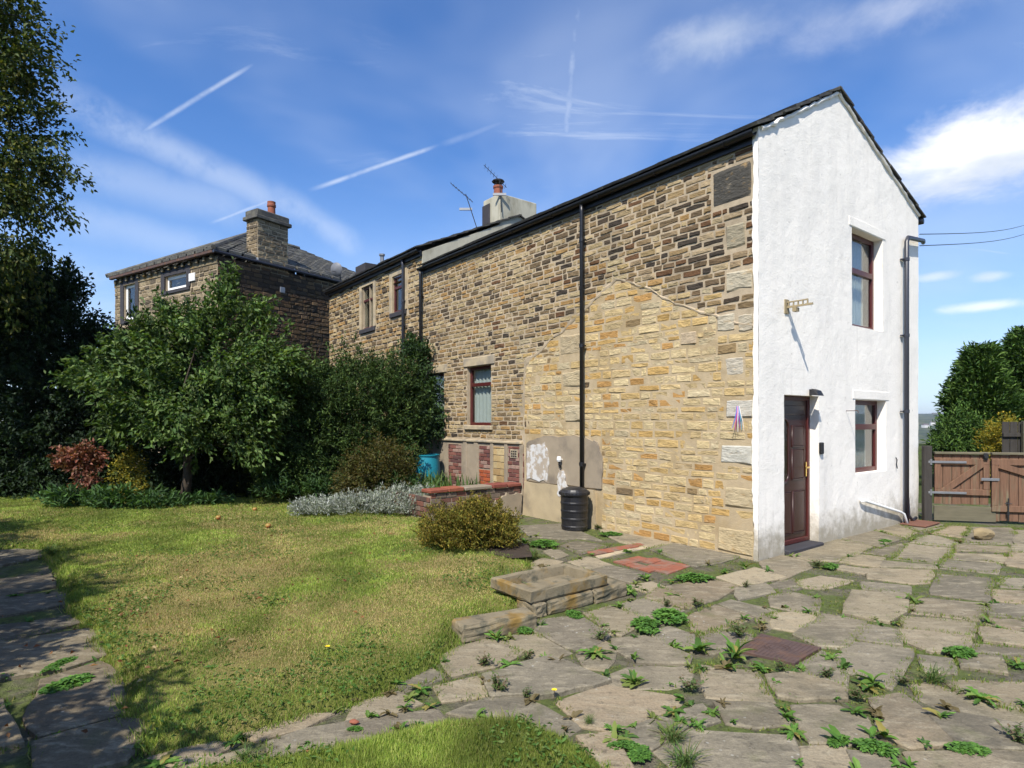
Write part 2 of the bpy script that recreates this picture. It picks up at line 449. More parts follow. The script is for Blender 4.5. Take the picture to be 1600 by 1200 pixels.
def flagmat():
    m, N, bs, out = material('flagstone')
    co = N.n('ShaderNodeTexCoord').outputs['Object']
    a = N.n('ShaderNodeAttribute', attribute_name='Col').outputs['Color']
    big = N.noise(co, 1.3, 5, 0.6); mid = N.noise(N.map(co, rot=(0, 0, .7), sc=(1, 2.6, 1)), 5.0, 8, 0.68, 0.4); fine = N.noise(co, 70, 6, 0.75); med = N.noise(N.map(co, loc=(2, 7, 0)), 14, 7, 0.7)
    a = N.mix(N.math('MULTIPLY', N.smooth(big, 0.44, 0.68), 0.75), a, (0.112, 0.100, 0.073))
    a = N.mix(N.math('MULTIPLY', N.smooth(mid, 0.46, 0.70), 0.65), a, (0.34, 0.295, 0.205))
    a = N.mix(N.math('MULTIPLY', N.smooth(med, 0.52, 0.70), 0.6), a, (0.070, 0.060, 0.045))
    a = N.mix(N.math('MULTIPLY', N.smooth(N.noise(N.map(co, loc=(9, 2, 0)), 3.2, 5, 0.6), 0.55, 0.75), 0.5), a, (0.11, 0.115, 0.05))
    v = N.n('ShaderNodeTexVoronoi'); v.inputs['Scale'].default_value = 21.0; N.l(co, v.inputs['Vector'])
    sp = N.math('MULTIPLY', N.math('SUBTRACT', 1.0, N.smooth(v.outputs['Distance'], 0.10, 0.22)), N.smooth(N.noise(N.map(co, loc=(1, 4, 0)), 3.0, 4, 0.6), 0.55, 0.66))
    a = N.mix(N.math('MULTIPLY', sp, 0.75), a, (0.42, 0.41, 0.36))
    g = N.math('ADD', N.math('MULTIPLY', fine, 1.1), 0.45); cc = N.n('ShaderNodeCombineColor')
    for i in range(3): N.l(g, cc.inputs[i])
    a = N.mix(1.0, a, cc.outputs[0], 'MULTIPLY')
    N.l(a, bs.inputs['Base Color']); bs.inputs['Roughness'].default_value = 0.92; bs.inputs['Specular IOR Level'].default_value = 0.15
    b = N.n('ShaderNodeBump'); b.inputs['Strength'].default_value = 0.75; b.inputs['Distance'].default_value = 0.014
    N.l(N.math('ADD', N.math('MULTIPLY', mid, 1.4), N.math('ADD', N.math('MULTIPLY', fine, 0.45), med)), b.inputs['Height']); N.l(b.outputs[0], bs.inputs['Normal'])
    return m
M_flag = flagmat()
M_trough = surf('old_stone_trough', (0.20, 0.165, 0.105), 0.92, 0.24, 6, 0.5, 28, 0.012, col2=(0.20, 0.125, 0.035), c2scale=3.5, c2lo=0.5, c2hi=0.7, col3=(0.085, 0.080, 0.055), c3scale=7, c3lo=.5, c3hi=.66, bumps2=8.0)
M_bed = surf('mossy_joint_soil', (0.13, 0.115, 0.078), 0.98, 0.4, 26, 0.9, 60, 0.03, col2=(0.095, 0.12, 0.030), c2scale=2.2, c2lo=0.40, c2hi=0.56, col3=(0.06, 0.05, 0.035), c3scale=14, c3lo=.52, c3hi=.7)
M_soil = surf('dark_soil', (0.050, 0.036, 0.026), 0.98, 0.3, 9, 0.8, 40, 0.03)
M_bark = surf('bark', (0.075, 0.058, 0.042), 0.95, 0.3, 9, 0.7, 30, 0.02, stretch=(3, 3, 0.7))
M_boulder = surf('sandstone_boulder', (0.26, 0.20, 0.11), 0.93, 0.2, 5, 0.6, 22, 0.02)
M_curtain = surf('cream_curtain', (0.70, 0.68, 0.62), 0.9, 0.06, 6, 0.1, 60, 0.004)
M_inside = surf('inner_plaster', (0.30, 0.28, 0.25), 0.95, 0.05, 3, 0)
M_lintel = surf('sandstone_lintel', (0.42, 0.34, 0.22), 0.92, 0.15, 7, 0.3, 40, 0.008, col2=(0.28, 0.24, 0.18), c2scale=3)
M_stonegrey = surf('dark_painted_stone', (0.045, 0.043, 0.048), 0.8, 0.12, 7, 0.3, 40, 0.006)
M_chim = surf('grey_chimney_render', (0.44, 0.42, 0.33), 0.93, 0.12, 4, 0.35, 50, 0.01, col2=(0.22, 0.20, 0.14), c2scale=1.9, c2lo=0.48, c2hi=0.75, stretch=(1, 1, 0.5))
M_leaf = leafmat('leaf', rough=0.6, spec=0.22)
M_leafdull = leafmat('conifer_leaf', rough=0.7, trans=0.12, spec=0.2)
M_grass = leafmat('grass', rough=0.65, trans=0.25, spec=0.2)
def glassmat():
    m, N, bs, out = material('window_glass')
    N.t.nodes.remove(bs)
    tr = N.n('ShaderNodeBsdfTransparent'); tr.inputs[0].default_value = (0.82, 0.86, 0.86, 1)
    gl = N.n('ShaderNodeBsdfGlossy'); gl.inputs['Roughness'].default_value = 0.02
    lw = N.n('ShaderNodeLayerWeight'); lw.inputs[0].default_value = 0.5
    f = N.math('ADD', N.math('MULTIPLY', N.math('POWER', lw.outputs['Facing'], 4.0), 0.9), 0.06, clamp=True)
    mx = N.n('ShaderNodeMixShader'); N.l(f, mx.inputs[0]); N.l(tr.outputs[0], mx.inputs[1]); N.l(gl.outputs[0], mx.inputs[2])
    N.l(mx.outputs[0], out.inputs[0])
    return m
M_glass = glassmat()

# ------------------------------------------------------------------ ground, far terrain
def tz(x, y):
    r = math.hypot(x, y)
    s = max(0.0, min(1.0, (r - 45) / 420.0)); s = s * s * (3 - 2 * s)
    t = max(0.0, min(1.0, (r - 900) / 2000.0)); t = t * t * (3 - 2 * t)
    u = max(0.0, min(1.0, (r - 3200) / 2500.0))
    z = -0.05 - 52 * s + 80 * t - 60 * u
    if r > 60: z += (float(vnoise(x, y, 1 / 260.0, 3)) - .5) * 18 * s + (float(vnoise(x, y, 1 / 700.0, 5)) - .5) * 10 * t
    return z
def terrain():
    radii = np.concatenate([np.linspace(0.0, 40, 12), np.geomspace(50, 6500, 60)])
    na = 160
    ang = np.linspace(0, 2 * math.pi, na, endpoint=False)
    V = []
    for r in radii:
        for a in ang:
            x, y = r * math.sin(a), r * math.cos(a)
            V.append((x, y, tz(x, y)))
    F = []
    for i in range(len(radii) - 1):
        for k in range(na):
            k2 = (k + 1) % na
            F.append((i * na + k, i * na + k2, (i + 1) * na + k2, (i + 1) * na + k))
    me = mk('ground', V, np.array(F)[:, ::-1], None, True)
    m, N, bs, out = material('valley_fields')
    co = N.n('ShaderNodeTexCoord').outputs['Object']
    n1 = N.noise(co, 0.012, 3, 0.5); n2 = N.noise(co, 0.05, 6, 0.6); n3 = N.noise(co, 3.0, 6, 0.6)
    a = N.mix(N.smooth(n1, 0.42, 0.58), (0.06, 0.085, 0.03), (0.13, 0.13, 0.06))
    a = N.mix(N.smooth(n2, 0.48, 0.56), a, (0.025, 0.045, 0.018))
    a = N.mix(N.math('MULTIPLY', n3, 0.5), a, (0.04, 0.035, 0.02))
    N.l(a, bs.inputs['Base Color']); bs.inputs['Roughness'].default_value = 1.0; bs.inputs['Specular IOR Level'].default_value = 0.0
    return ob('ground', me, m, label='wide ground sheet falling away to the far valley and hills', kind='structure', cat='ground')
terrain()

# ------------------------------------------------------------------ paving
SLABS = [
 [(690,1025),(720,1010),(760,1000),(785,1002),(812,1022),(770,1040),(702,1055)],
 [(790,1000),(805,992),(841,991),(890,1020),(860,1027),(848,1030),(815,1018)],
 [(682,1070),(755,1056),(762,1086),(690,1092)],
 [(760,1055),(860,1028),(951,1066),(840,1086),(766,1088)],
 [(700,1110),(760,1092),(815,1089),(850,1105),(906,1135),(880,1146),(800,1122),(737,1116)],
 [(620,1066),(675,1040),(697,1055),(657,1068),(628,1077)],
 [(560,1095),(625,1080),(655,1100),(600,1114),(540,1120)],
 [(545,1124),(600,1118),(685,1108),(690,1122),(600,1146),(550,1158)],
 [(837,985),(850,967),(910,964),(950,993),(905,1015),(887,1010),(860,995)],
 [(915,955),(958,945),(1010,968),(967,991),(955,988)],
 [(964,944),(1007,934),(1067,953),(1013,966)],
 [(1010,932),(1031,918),(1068,933),(1064,949)],
 [(1035,917),(1110,903),(1152,916),(1119,934),(1073,949)],
 [(1122,901),(1182,887),(1226,901),(1156,914)],
 [(1067,962),(1121,942),(1177,962),(1093,991)],
 [(1125,941),(1145,936),(1218,955),(1184,962)],
 [(1018,858),(1061,847),(1156,869),(1125,878),(1084,885),(1040,866)],
 [(890,876),(921,869),(956,882),(924,888)],
 [(926,890),(958,884),(1002,896),(985,911),(950,899)],
 [(981,914),(1021,909),(1038,917),(1008,924)],
 [(878,851),(904,843),(950,853),(906,865)],
 [(809,822),(878,818),(938,844),(905,841),(878,842),(830,838)],
 [(852,860),(866,857),(886,867),(866,872)],
 [(832,879),(849,872),(878,878),(860,886),(834,888)],
 [(936,823),(1060,845),(1014,856),(970,846),(943,833)],
 [(960,997),(1010,994),(1078,1026),(1072,1036),(995,1032),(962,1012)],
 [(1014,988),(1050,980),(1082,992),(1076,1017),(1042,1007)],
 [(940,1054),(985,1040),(1088,1039),(1070,1067),(1040,1072),(975,1072),(954,1065)],
 [(872,1093),(951,1069),(1070,1090),(1058,1098),(1025,1112),(982,1132),(955,1138),(908,1130)],
 [(1100,1037),(1183,1050),(1205,1094),(1102,1084)],
 [(1202,1054),(1245,1051),(1322,1075),(1317,1090),(1245,1091),(1216,1085)],
 [(1122,1095),(1207,1098),(1233,1130),(1177,1132),(1134,1125)],
 [(1077,1105),(1102,1102),(1119,1125),(1090,1131),(1052,1127)],
 [(985,1139),(1035,1122),(1075,1136),(1026,1160),(1012,1168),(984,1152)],
 [(1027,1170),(1082,1140),(1243,1151),(1247,1215),(1075,1215),(1050,1190)],
 [(907,1150),(960,1148),(966,1170),(990,1215),(955,1215)],
 [(1242,1100),(1312,1103),(1353,1120),(1360,1146),(1320,1159),(1262,1155)],
 [(1362,1091),(1415,1083),(1485,1160),(1417,1165),(1372,1142),(1376,1120)],
 [(1307,1025),(1330,1001),(1430,1015),(1402,1055),(1387,1074),(1325,1047)],
 [(1242,990),(1290,959),(1353,972),(1320,1011),(1277,1007)],
 [(1337,997),(1358,975),(1402,983),(1404,1006)],
 [(1408,983),(1518,995),(1507,1016),(1450,1016),(1413,1000)],
 [(1413,962),(1526,973),(1516,992),(1411,980)],
 [(1440,1023),(1490,1030),(1488,1050),(1442,1046)],
 [(1505,1023),(1570,1028),(1567,1050),(1500,1040)],
 [(1480,1062),(1600,1067),(1640,1070),(1640,1106),(1565,1100),(1500,1079)],
 [(1424,1066),(1455,1063),(1498,1081),(1562,1103),(1640,1114),(1640,1132),(1600,1129),(1486,1110),(1434,1087)],
 [(1486,1114),(1600,1133),(1640,1138),(1640,1170),(1600,1166),(1494,1160),(1450,1110)],
 [(1257,1165),(1325,1166),(1340,1215),(1257,1215)],
 [(1330,1172),(1390,1180),(1425,1215),(1347,1215)],
 [(1420,1176),(1575,1176),(1640,1182),(1640,1215),(1434,1215)],
 [(1536,981),(1640,996),(1640,1013),(1536,999)],
 [(1522,1003),(1640,1018),(1640,1033),(1516,1020)],
 [(1547,963),(1640,973),(1640,993),(1538,977)],
 [(1190,876),(1225,867),(1260,877),(1267,885),(1217,905),(1200,898)],
 [(1230,865),(1305,842),(1362,855),(1312,875),(1265,875)],
 [(1308,840),(1355,826),(1409,841),(1371,854)],
 [(1359,825),(1402,818),(1431,831),(1414,840)],
 [(1407,818),(1432,811),(1484,819),(1437,830)],
 [(1313,877),(1340,866),(1384,872),(1370,886)],
 [(1348,862),(1412,850),(1395,869)],
 [(1418,848),(1491,856),(1466,879),(1396,871)],
 [(1430,841),(1455,834),(1494,845),(1491,853),(1422,846)],
 [(1457,832),(1485,821),(1517,822),(1500,839)],
 [(1520,823),(1582,825),(1579,849),(1501,847)],
 [(1496,851),(1577,855),(1575,861),(1493,859)],
 [(1490,862),(1572,865),(1567,878),(1481,871)],
 [(1476,875),(1564,881),(1555,895),(1468,886)],
 [(1380,876),(1464,884),(1461,888),(1374,884)],
 [(1362,888),(1459,891),(1449,909),(1425,911),(1355,902)],
 [(1350,908),(1424,916),(1419,926),(1347,918)],
 [(1468,896),(1552,903),(1542,938),(1453,926)],
 [(1335,923),(1416,931),(1411,956),(1385,971),(1318,957)],
 [(1432,934),(1539,943),(1531,968),(1423,955)],
 [(1205,930),(1240,925),(1281,935),(1275,958),(1237,952),(1205,945)],
 [(1245,907),(1285,900),(1334,907),(1284,919),(1250,916)],
 [(1300,887),(1318,884),(1359,890),(1347,896)],
 [(1567,901),(1640,905),(1640,922),(1562,915)],
 [(1555,921),(1640,926),(1640,944),(1550,937)],
 [(1547,941),(1640,948),(1640,968),(1543,960)],
 [(1583,850),(1640,852),(1640,864),(1581,860)],
 [(1581,862),(1640,866),(1640,892),(1573,882)],
 [(1585,826),(1640,828),(1640,848),(1583,848)],
 [(1213,957),(1250,957),(1288,966),(1246,986),(1205,978)],
 [(1185,965),(1210,957),(1203,978),(1190,985)],
 [(1100,992),(1130,985),(1180,988),(1150,1012),(1105,1020)],
 [(1205,912),(1243,904),(1250,918),(1215,924)],
 [(905,1020),(950,1000),(960,1012),(955,1030),(940,1045),(915,1040)],
 [(1250,1040),(1290,1016),(1320,1046),(1318,1068),(1256,1048)],
 [(1152,918),(1200,912),(1208,925),(1150,936)],
 # path between the two pieces of lawn
 [(375,1142),(470,1116),(520,1118),(470,1134),(400,1152)],
 [(425,1155),(475,1138),(540,1128),(545,1158),(480,1180),(420,1188)],
 [(470,1112),(600,1084),(555,1098),(520,1112)],
 [(240,1178),(330,1160),(370,1163),(320,1182),(255,1192)],
 [(290,1196),(385,1170),(415,1190),(350,1215),(270,1220)],
 # path at the left
 [(-40,866),(0,862),(62,856),(70,870),(0,884),(-40,888)],
 [(-40,912),(0,905),(80,898),(82,917),(0,930),(-40,936)],
 [(-40,938),(0,932),(105,926),(104,944),(0,962),(-40,970)],
 [(-40,984),(0,978),(115,962),(120,974),(30,996),(-40,1004)],
 [(-40,1012),(30,1000),(145,982),(160,1026),(100,1044),(10,1058),(-40,1062)],
 [(70,1062),(160,1034),(188,1060),(188,1118),(60,1150),(45,1120)],
 [(60,1158),(190,1124),(220,1128),(215,1165),(190,1190),(60,1215)],
 [(-40,1098),(0,1096),(18,1140),(28,1165),(-40,1175)],
]
def slab_mesh(poly, th=0.055, joint=-0.026, seed=0, col=(0.2, 0.18, 0.14), zt=0.0, rough_edge=0.010, nose=0.010):
    r = np.random.default_rng(seed)
    P = np.array([(p[0], p[1]) for p in poly], float)
    c = P.mean(0)
    # orientation
    A = 0.5 * np.sum(P[:, 0] * np.roll(P[:, 1], -1) - np.roll(P[:, 0], -1) * P[:, 1])
    if A < 0: P = P[::-1]
    pts = []
    n = len(P)
    for i in range(n):
        a, b = P[i], P[(i + 1) % n]; L = np.linalg.norm(b - a); k = max(1, min(6, int(L / 0.12)))
        nrm = np.array([-(b - a)[1], (b - a)[0]]) / (L + 1e-9)
        for j in range(k):
            t = j / k
            q = a + (b - a) * t + nrm * joint
            if j: q = q + nrm * r.normal(0, rough_edge * 0.7)
            else:
                q = q - (c - q) / (np.linalg.norm(c - q) + 1e-9) * (0.004 if joint < 0 else 0)
            pts.append(q)
    pts = np.array(pts); m = len(pts)
    inn = []
    for q in pts:
        v = c - q; inn.append(q + v / (np.linalg.norm(v) + 1e-9) * (nose + abs(r.normal(0, 0.004))))
    inn = np.array(inn)
    tilt = r.normal(0, 0.006, 2)
    zz = lambda q, z: z + (q - c) @ tilt
    V = [(q[0], q[1], -th) for q in pts] + [(q[0], q[1], zz(q, zt - nose * 0.8)) for q in pts] + [(q[0], q[1], zz(q, zt + r.normal(0, .0012))) for q in inn]
    F = []
    for i in range(m):
        j = (i + 1) % m
        F.append([i, j, m + j, m + i]); F.append([m + i, m + j, 2 * m + j, 2 * m + i])
    F.append([2 * m + i for i in range(m)])
    cols = [col] * len(V)
    return mk('flagstone', V, F, cols)

bedv = [(-9, 0.2, -0.018), (16, 0.2, -0.018), (16, 12.5, -0.018), (-9, 12.5, -0.018)]
pave = ob('paving', mk('paving', bedv, [[0, 1, 2, 3]]), M_bed, label='old stone flag paving round the house with mossy joints', kind='structure', cat='paving')
SLABW = []
pal = [tuple(np.array(c) * (1.02, .97, .88)) for c in [(0.29, 0.255, 0.185), (0.24, 0.215, 0.165), (0.33, 0.285, 0.205), (0.205, 0.188, 0.150), (0.30, 0.25, 0.18), (0.25, 0.228, 0.18), (0.31, 0.27, 0.20), (0.18, 0.162, 0.13)]]
r_ = np.random.default_rng(3)
for i, s in enumerate(SLABS):
    poly = [tuple(G(*p)[:2]) for p in s]
    SLABW.append(poly)
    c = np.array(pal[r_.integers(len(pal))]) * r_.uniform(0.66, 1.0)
    if i >= len(SLABS) - 8: c = c * 0.62  # left path flags: deep shade put into the colour, besides dirt and moss
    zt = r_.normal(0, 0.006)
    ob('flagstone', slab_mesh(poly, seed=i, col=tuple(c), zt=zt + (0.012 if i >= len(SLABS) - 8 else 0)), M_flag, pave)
# the same paving carried on to the right, outside the picture
for a in range(9):
    for b in range(4):
        x0, y0 = 1.2 + a * 0.82, -6.2 + b * 0.95
        if a == 0 and b == 3: continue
        q = [(x0, y0), (x0 + .8, y0), (x0 + .8, y0 + .92), (x0, y0 + .92)]
        poly = [tuple(H(*p)[:2]) for p in q]
        cx, cy = np.mean([p[0] for p in poly]), np.mean([p[1] for p in poly])
        if cy < 0.5 or cx < 0.93 * cy + 0.5 or cy < 2.7 and cx < 3.4: continue
        c = np.array(pal[r_.integers(len(pal))]) * r_.uniform(0.85, 1.1)
        SLABW.append(poly); ob('flagstone', slab_mesh(poly, seed=500 + a * 9 + b, col=tuple(c)), M_flag, pave)

# red tile patches set into the paving
def tile_patch(quad, nu, nv, name, mat, skip=()):
    q = [np.array(G(*p)[:2]) for p in quad]
    for i in range(nu):
        for j in range(nv):
            if (i, j) in skip: continue
            f = lambda u, v: (q[0] * (1 - u) + q[1] * u) * (1 - v) + (q[3] * (1 - u) + q[2] * u) * v
            poly = [tuple(f(u, v)) for u, v in ((i / nu, j / nv), ((i + 1) / nu, j / nv), ((i + 1) / nu, (j + 1) / nv), (i / nu, (j + 1) / nv))]
            k = random.uniform(0.8, 1.15)
            ob(name, slab_mesh(poly, seed=900 + i * 11 + j, joint=0.003, rough_edge=0.001, nose=0.004, zt=random.gauss(-0.002, 0.003), col=(k, k, k)), mat, pave)
tile_patch([(916, 862), (1001, 847), (1010, 851), (926, 867)], 7, 1, 'floor_tile', M_tile)
tile_patch([(930, 868), (1010, 852), (1013, 855), (936, 872)], 3, 1, 'cream_edging_tile', M_lintel)
tile_patch([(958, 877), (1004, 866), (1080, 883), (1036, 899)], 6, 4, 'floor_tile', M_tile, skip=((0, 3), (2, 1), (5, 0)))

# ------------------------------------------------------------------ lawns
def lawn(name, poly, res, label, ztop=0.055, seed=0, rough=0.3):
    xs = [p[0] for p in poly]; ys = [p[1] for p in poly]
    gx = np.arange(min(xs), max(xs) + res, res); gy = np.arange(min(ys), max(ys) + res, res)
    X, Y = np.meshgrid(gx, gy, indexing='ij')
    ins = inpoly(X, Y, poly); dist = edgedist(X, Y, poly)
    sd = np.where(ins, dist, -dist)
    Z = lawn_z(sd, X, Y, ztop)
    idx = -np.ones(X.shape, int); keep = sd > -0.05
    idx[keep] = np.arange(keep.sum())
    V = np.stack([X[keep], Y[keep], Z[keep]], 1)
    a, b, c, d_ = idx[:-1, :-1], idx[1:, :-1], idx[1:, 1:], idx[:-1, 1:]
    ok = (a >= 0) & (b >= 0) & (c >= 0) & (d_ >= 0)
    F = np.stack([a[ok], b[ok], c[ok], d_[ok]], 1)
    return ob(name, mk(name, V, F, None, True), M_lawn, label=label, kind='structure', cat='lawn')
def lawn_z(sd, X, Y, ztop):
    s = np.clip((sd + 0.04) / 0.16, 0, 1); s = s * s * (3 - 2 * s)
    return -0.03 + (ztop + 0.03) * s + (vnoise(X, Y, 1.3, 2) - .5) * 0.04 * s + (vnoise(X, Y, 6.0, 4) - .5) * 0.014 * s
def lawnmat():
    m, N, bs, out = material('lawn_turf')
    co = N.n('ShaderNodeTexCoord').outputs['Object']
    n1 = N.noise(co, 0.55, 5, 0.62); n2 = N.noise(co, 30.0, 6, 0.7); n3 = N.noise(co, 4.0, 5, 0.6)
    a = N.mix(N.smooth(n1, 0.40, 0.62), (0.14, 0.165, 0.034), (0.29, 0.235, 0.095))
    a = N.mix(N.smooth(n3, 0.50, 0.72), a, (0.12, 0.16, 0.03))
    a = N.mix(N.smooth(n2, 0.35, 0.75), N.mix(1.0, a, (0.6, 0.6, 0.6), 'MULTIPLY'), a)
    N.l(a, bs.inputs['Base Color']); bs.inputs['Roughness'].default_value = 1.0; bs.inputs['Specular IOR Level'].default_value = 0.05
    b = N.n('ShaderNodeBump'); b.inputs['Strength'].default_value = 0.8; b.inputs['Distance'].default_value = 0.02
    N.l(n2, b.inputs['Height']); N.l(b.outputs[0], bs.inputs['Normal'])
    return m
M_lawn = lawnmat()
LZ = 0.06
gl = lambda *pts: [tuple(G(px, py, 0.03)[:2]) for px, py in pts]
LAWN1 = gl((64, 858), (88, 880), (104, 920), (115, 950), (138, 980), (165, 1022), (188, 1056), (196, 1110), (222, 1130), (232, 1166), (300, 1158), (380, 1140), (470, 1112),
           (560, 1090), (620, 1063), (672, 1038), (690, 1020), (712, 1000), (712, 970), (770, 950), (835, 950), (790, 915), (775, 902), (800, 890), (832, 880), (800, 870),
           (700, 850), (680, 815)) + [(-1.3, 10.0), (-1.6, 13.5), (-3.5, 16.5), (-9.5, 16.5), (-12, 12.0), (-9.0, 8.3)]
LAWN2 = gl((215, 1215), (330, 1194), (420, 1186), (520, 1164), (600, 1146), (700, 1122), (800, 1122), (880, 1147), (930, 1180), (955, 1215)) + [tuple(G(955, 1290)[:2]), tuple(G(200, 1290)[:2])]
lawn('lawn', LAWN1, 0.055, 'patchy green and straw coloured lawn in front of the shrubs', LZ, 1)
lawn('lawn', LAWN2, 0.04, 'small tongue of bright grass at the near edge of the path', 0.045, 2)

# ------------------------------------------------------------------ rubble and coursed stone walls
def rects(u0, u1, z0, z1, hr, lr, holes, seed, joint=0.014):
    r = np.random.default_rng(seed); out = []
    z = z0
    while z < z1 - 0.03:
        h = r.uniform(*hr); h = min(h, z1 - z)
        if z1 - (z + h) < 0.05: h = z1 - z
        u = u0 - r.uniform(0, lr[1] * .6)
        while u < u1:
            L = r.uniform(*lr)
            if r.random() < .15: L *= 0.55
            a, b = max(u, u0), min(u + L, u1)
            u += L
            if b - a < 0.05: continue
            segs = [(a, b)]
            for hu0, hu1, hz0, hz1 in holes:
                if z + h > hz0 + .02 and z < hz1 - .02:
                    ns = []
                    for s0, s1 in segs:
                        if s1 <= hu0 or s0 >= hu1: ns.append((s0, s1)); continue
                        if s0 < hu0 - .05: ns.append((s0, hu0))
                        if s1 > hu1 + .05: ns.append((hu1, s1))
                    segs = ns
            for s0, s1 in segs:
                if s1 - s0 > 0.04: out.append((s0 + joint / 2, s1 - joint / 2, z + joint / 2 + r.normal(0, .002), z + h - joint / 2 + r.normal(0, .002)))
        z += h
    return out
def stone_geo(rc, P, r, depth=0.022, nu=5, nz=4, jag=0.0035):
    u0, u1, z0, z1 = rc
    w, h = u1 - u0, z1 - z0
    fu = np.array([0, .07, .5, .93, 1]) if nu == 5 else np.array([0, .12, .88, 1])
    fz = np.array([0, .13, .87, 1]) if nz == 4 else np.array([0, .2, .8, 1])
    proud = depth * r.uniform(0.45, 1.25)
    V = []
    k = r.normal(0, 1, (len(fu), len(fz), 3))
    slope = r.normal(0, 0.15, 2)
    for i, a in enumerate(fu):
        for j, b in enumerate(fz):
            edge = i in (0, len(fu) - 1) or j in (0, len(fz) - 1)
            o = -0.012 if edge else proud * (1 + slope[0] * (a - .5) * 2 + slope[1] * (b - .5) * 2) + k[i, j, 2] * depth * 0.25
            jj = jag if edge else jag * 1.2
            V.append(P(u0 + w * a + k[i, j, 0] * min(jj, w * .06), max(o, -0.012), z0 + h * b + k[i, j, 1] * min(jj, h * .08)))
    F = []
    n = len(fz)
    for i in range(len(fu) - 1):
        for j in range(n - 1):
            F.append([i * n + j, (i + 1) * n + j, (i + 1) * n + j + 1, i * n + j + 1])
    return V, F
def stones(parent, rcs, P, colf, mat, seed, keep=0, size=None, depth=0.022, name='stone', bulk='stone_coursing', nu=5):
    """the KEEP stones that show largest become parts of their own, the others one joined part"""
    r = np.random.default_rng(seed)
    if keep and size is not None: order = sorted(range(len(rcs)), key=lambda i: -size(rcs[i]))
    else: order = list(range(len(rcs)))
    single = set(order[:keep])
    V = []; F = []; C = []
    for i, rc in enumerate(rcs):
        v, f = stone_geo(rc, P, r, depth, nu)
        c = colf(rc, r)
        if i in single:
            ob(name, mk(name, v, f, [c] * len(v)), mat, parent)
        else:
            b = len(V); V.extend(v); F.extend([[q + b for q in ff] for ff in f]); C.extend([c] * len(v))
    if V: ob(bulk, mk(bulk, V, F, C), mat, parent, kind='stuff')

PAL_DARK = [(0.070, 0.052, 0.036), (0.125, 0.088, 0.052), (0.20, 0.14, 0.075), (0.055, 0.044, 0.034), (0.26, 0.18, 0.09), (0.155, 0.105, 0.06), (0.28, 0.205, 0.12), (0.13, 0.07, 0.036), (0.33, 0.25, 0.15)]
PAL_MID = [(0.23, 0.17, 0.095), (0.30, 0.23, 0.13), (0.35, 0.28, 0.165), (0.26, 0.19, 0.11), (0.09, 0.07, 0.05), (0.38, 0.31, 0.20), (0.31, 0.20, 0.09), (0.16, 0.12, 0.075), (0.33, 0.26, 0.16), (0.29, 0.215, 0.12)]
PAL_MID = [(c[0] * 1.03, c[1] * .98, c[2] * .88) for c in PAL_MID]
PAL_YEL = [(c[0] * 1.06, c[1] * 1.0, c[2] * .86) for c in ((0.44, 0.325, 0.16), (0.46, 0.365, 0.215), (0.48, 0.405, 0.265), (0.41, 0.28, 0.12), (0.47, 0.39, 0.245), (0.44, 0.34, 0.185), (0.38, 0.23, 0.095), (0.43, 0.375, 0.27), (0.42, 0.335, 0.20), (0.45, 0.375, 0.245))]
pick = lambda p, r, j=0.12: tuple(np.array(p[r.integers(len(p))]) * r.uniform(1 - j, 1 + j))

# masonry sheet with openings, top edge given by top(u)
def sheet(P, u0, u1, z0, top, holes, du=0.35, dz=0.35, disp=0.0, reveal=0.16, seed=0, corner=None):
    us = sorted(set([round(x, 4) for x in list(np.linspace(u0, u1, max(2, int((u1 - u0) / du) + 1)))] + [round(h[k], 4) for h in holes for k in (0, 1)] + ([corner] if corner else [])))
    ztop = max(top(u) for u in us)
    zs = sorted(set([round(x, 4) for x in list(np.linspace(z0, ztop, max(2, int((ztop - z0) / dz) + 1)))] + [round(h[k], 4) for h in holes for k in (2, 3)]))
    r = np.random.default_rng(seed)
    V = []; F = []
    nz = len(zs)
    U, Zg = np.meshgrid(us, zs, indexing='ij')
    dn = (vnoise(U, Zg, 2.2, seed) - .5) * 1.2 + (vnoise(U, Zg, 7.0, seed + 3) - .5) * 0.7 + (vnoise(U, Zg, 17.0, seed + 5) - .5) * .35
    for i, u in enumerate(us):
        for j, z in enumerate(zs):
            V.append(P(u, dn[i, j] * disp, min(z, top(u))))
    for i in range(len(us) - 1):
        for j in range(nz - 1):
            cu, cz = (us[i] + us[i + 1]) / 2, (zs[j] + zs[j + 1]) / 2
            if any(h[0] < cu < h[1] and h[2] < cz < h[3] for h in holes): continue
            if zs[j] >= top(us[i]) - 1e-6 and zs[j] >= top(us[i + 1]) - 1e-6: continue
            F.append([i * nz + j, (i + 1) * nz + j, (i + 1) * nz + j + 1, i * nz + j + 1])
    for h in holes:
        iu = [i for i, u in enumerate(us) if h[0] - 1e-6 <= u <= h[1] + 1e-6]
        jz = [j for j, z in enumerate(zs) if h[2] - 1e-6 <= z <= h[3] + 1e-6]
        ring = [(i, jz[0]) for i in iu] + [(iu[-1], j) for j in jz[1:]] + [(i, jz[-1]) for i in iu[::-1][1:]] + [(iu[0], j) for j in jz[::-1][1:-1]]
        b = len(V)
        for i, j in ring: V.append(P(us[i], -reveal, zs[j]))
        n = len(ring)
        for k in range(n):
            k2 = (k + 1) % n
            F.append([ring[k][0] * nz + ring[k][1], ring[k2][0] * nz + ring[k2][1], b + k2, b + k])
    return V, F

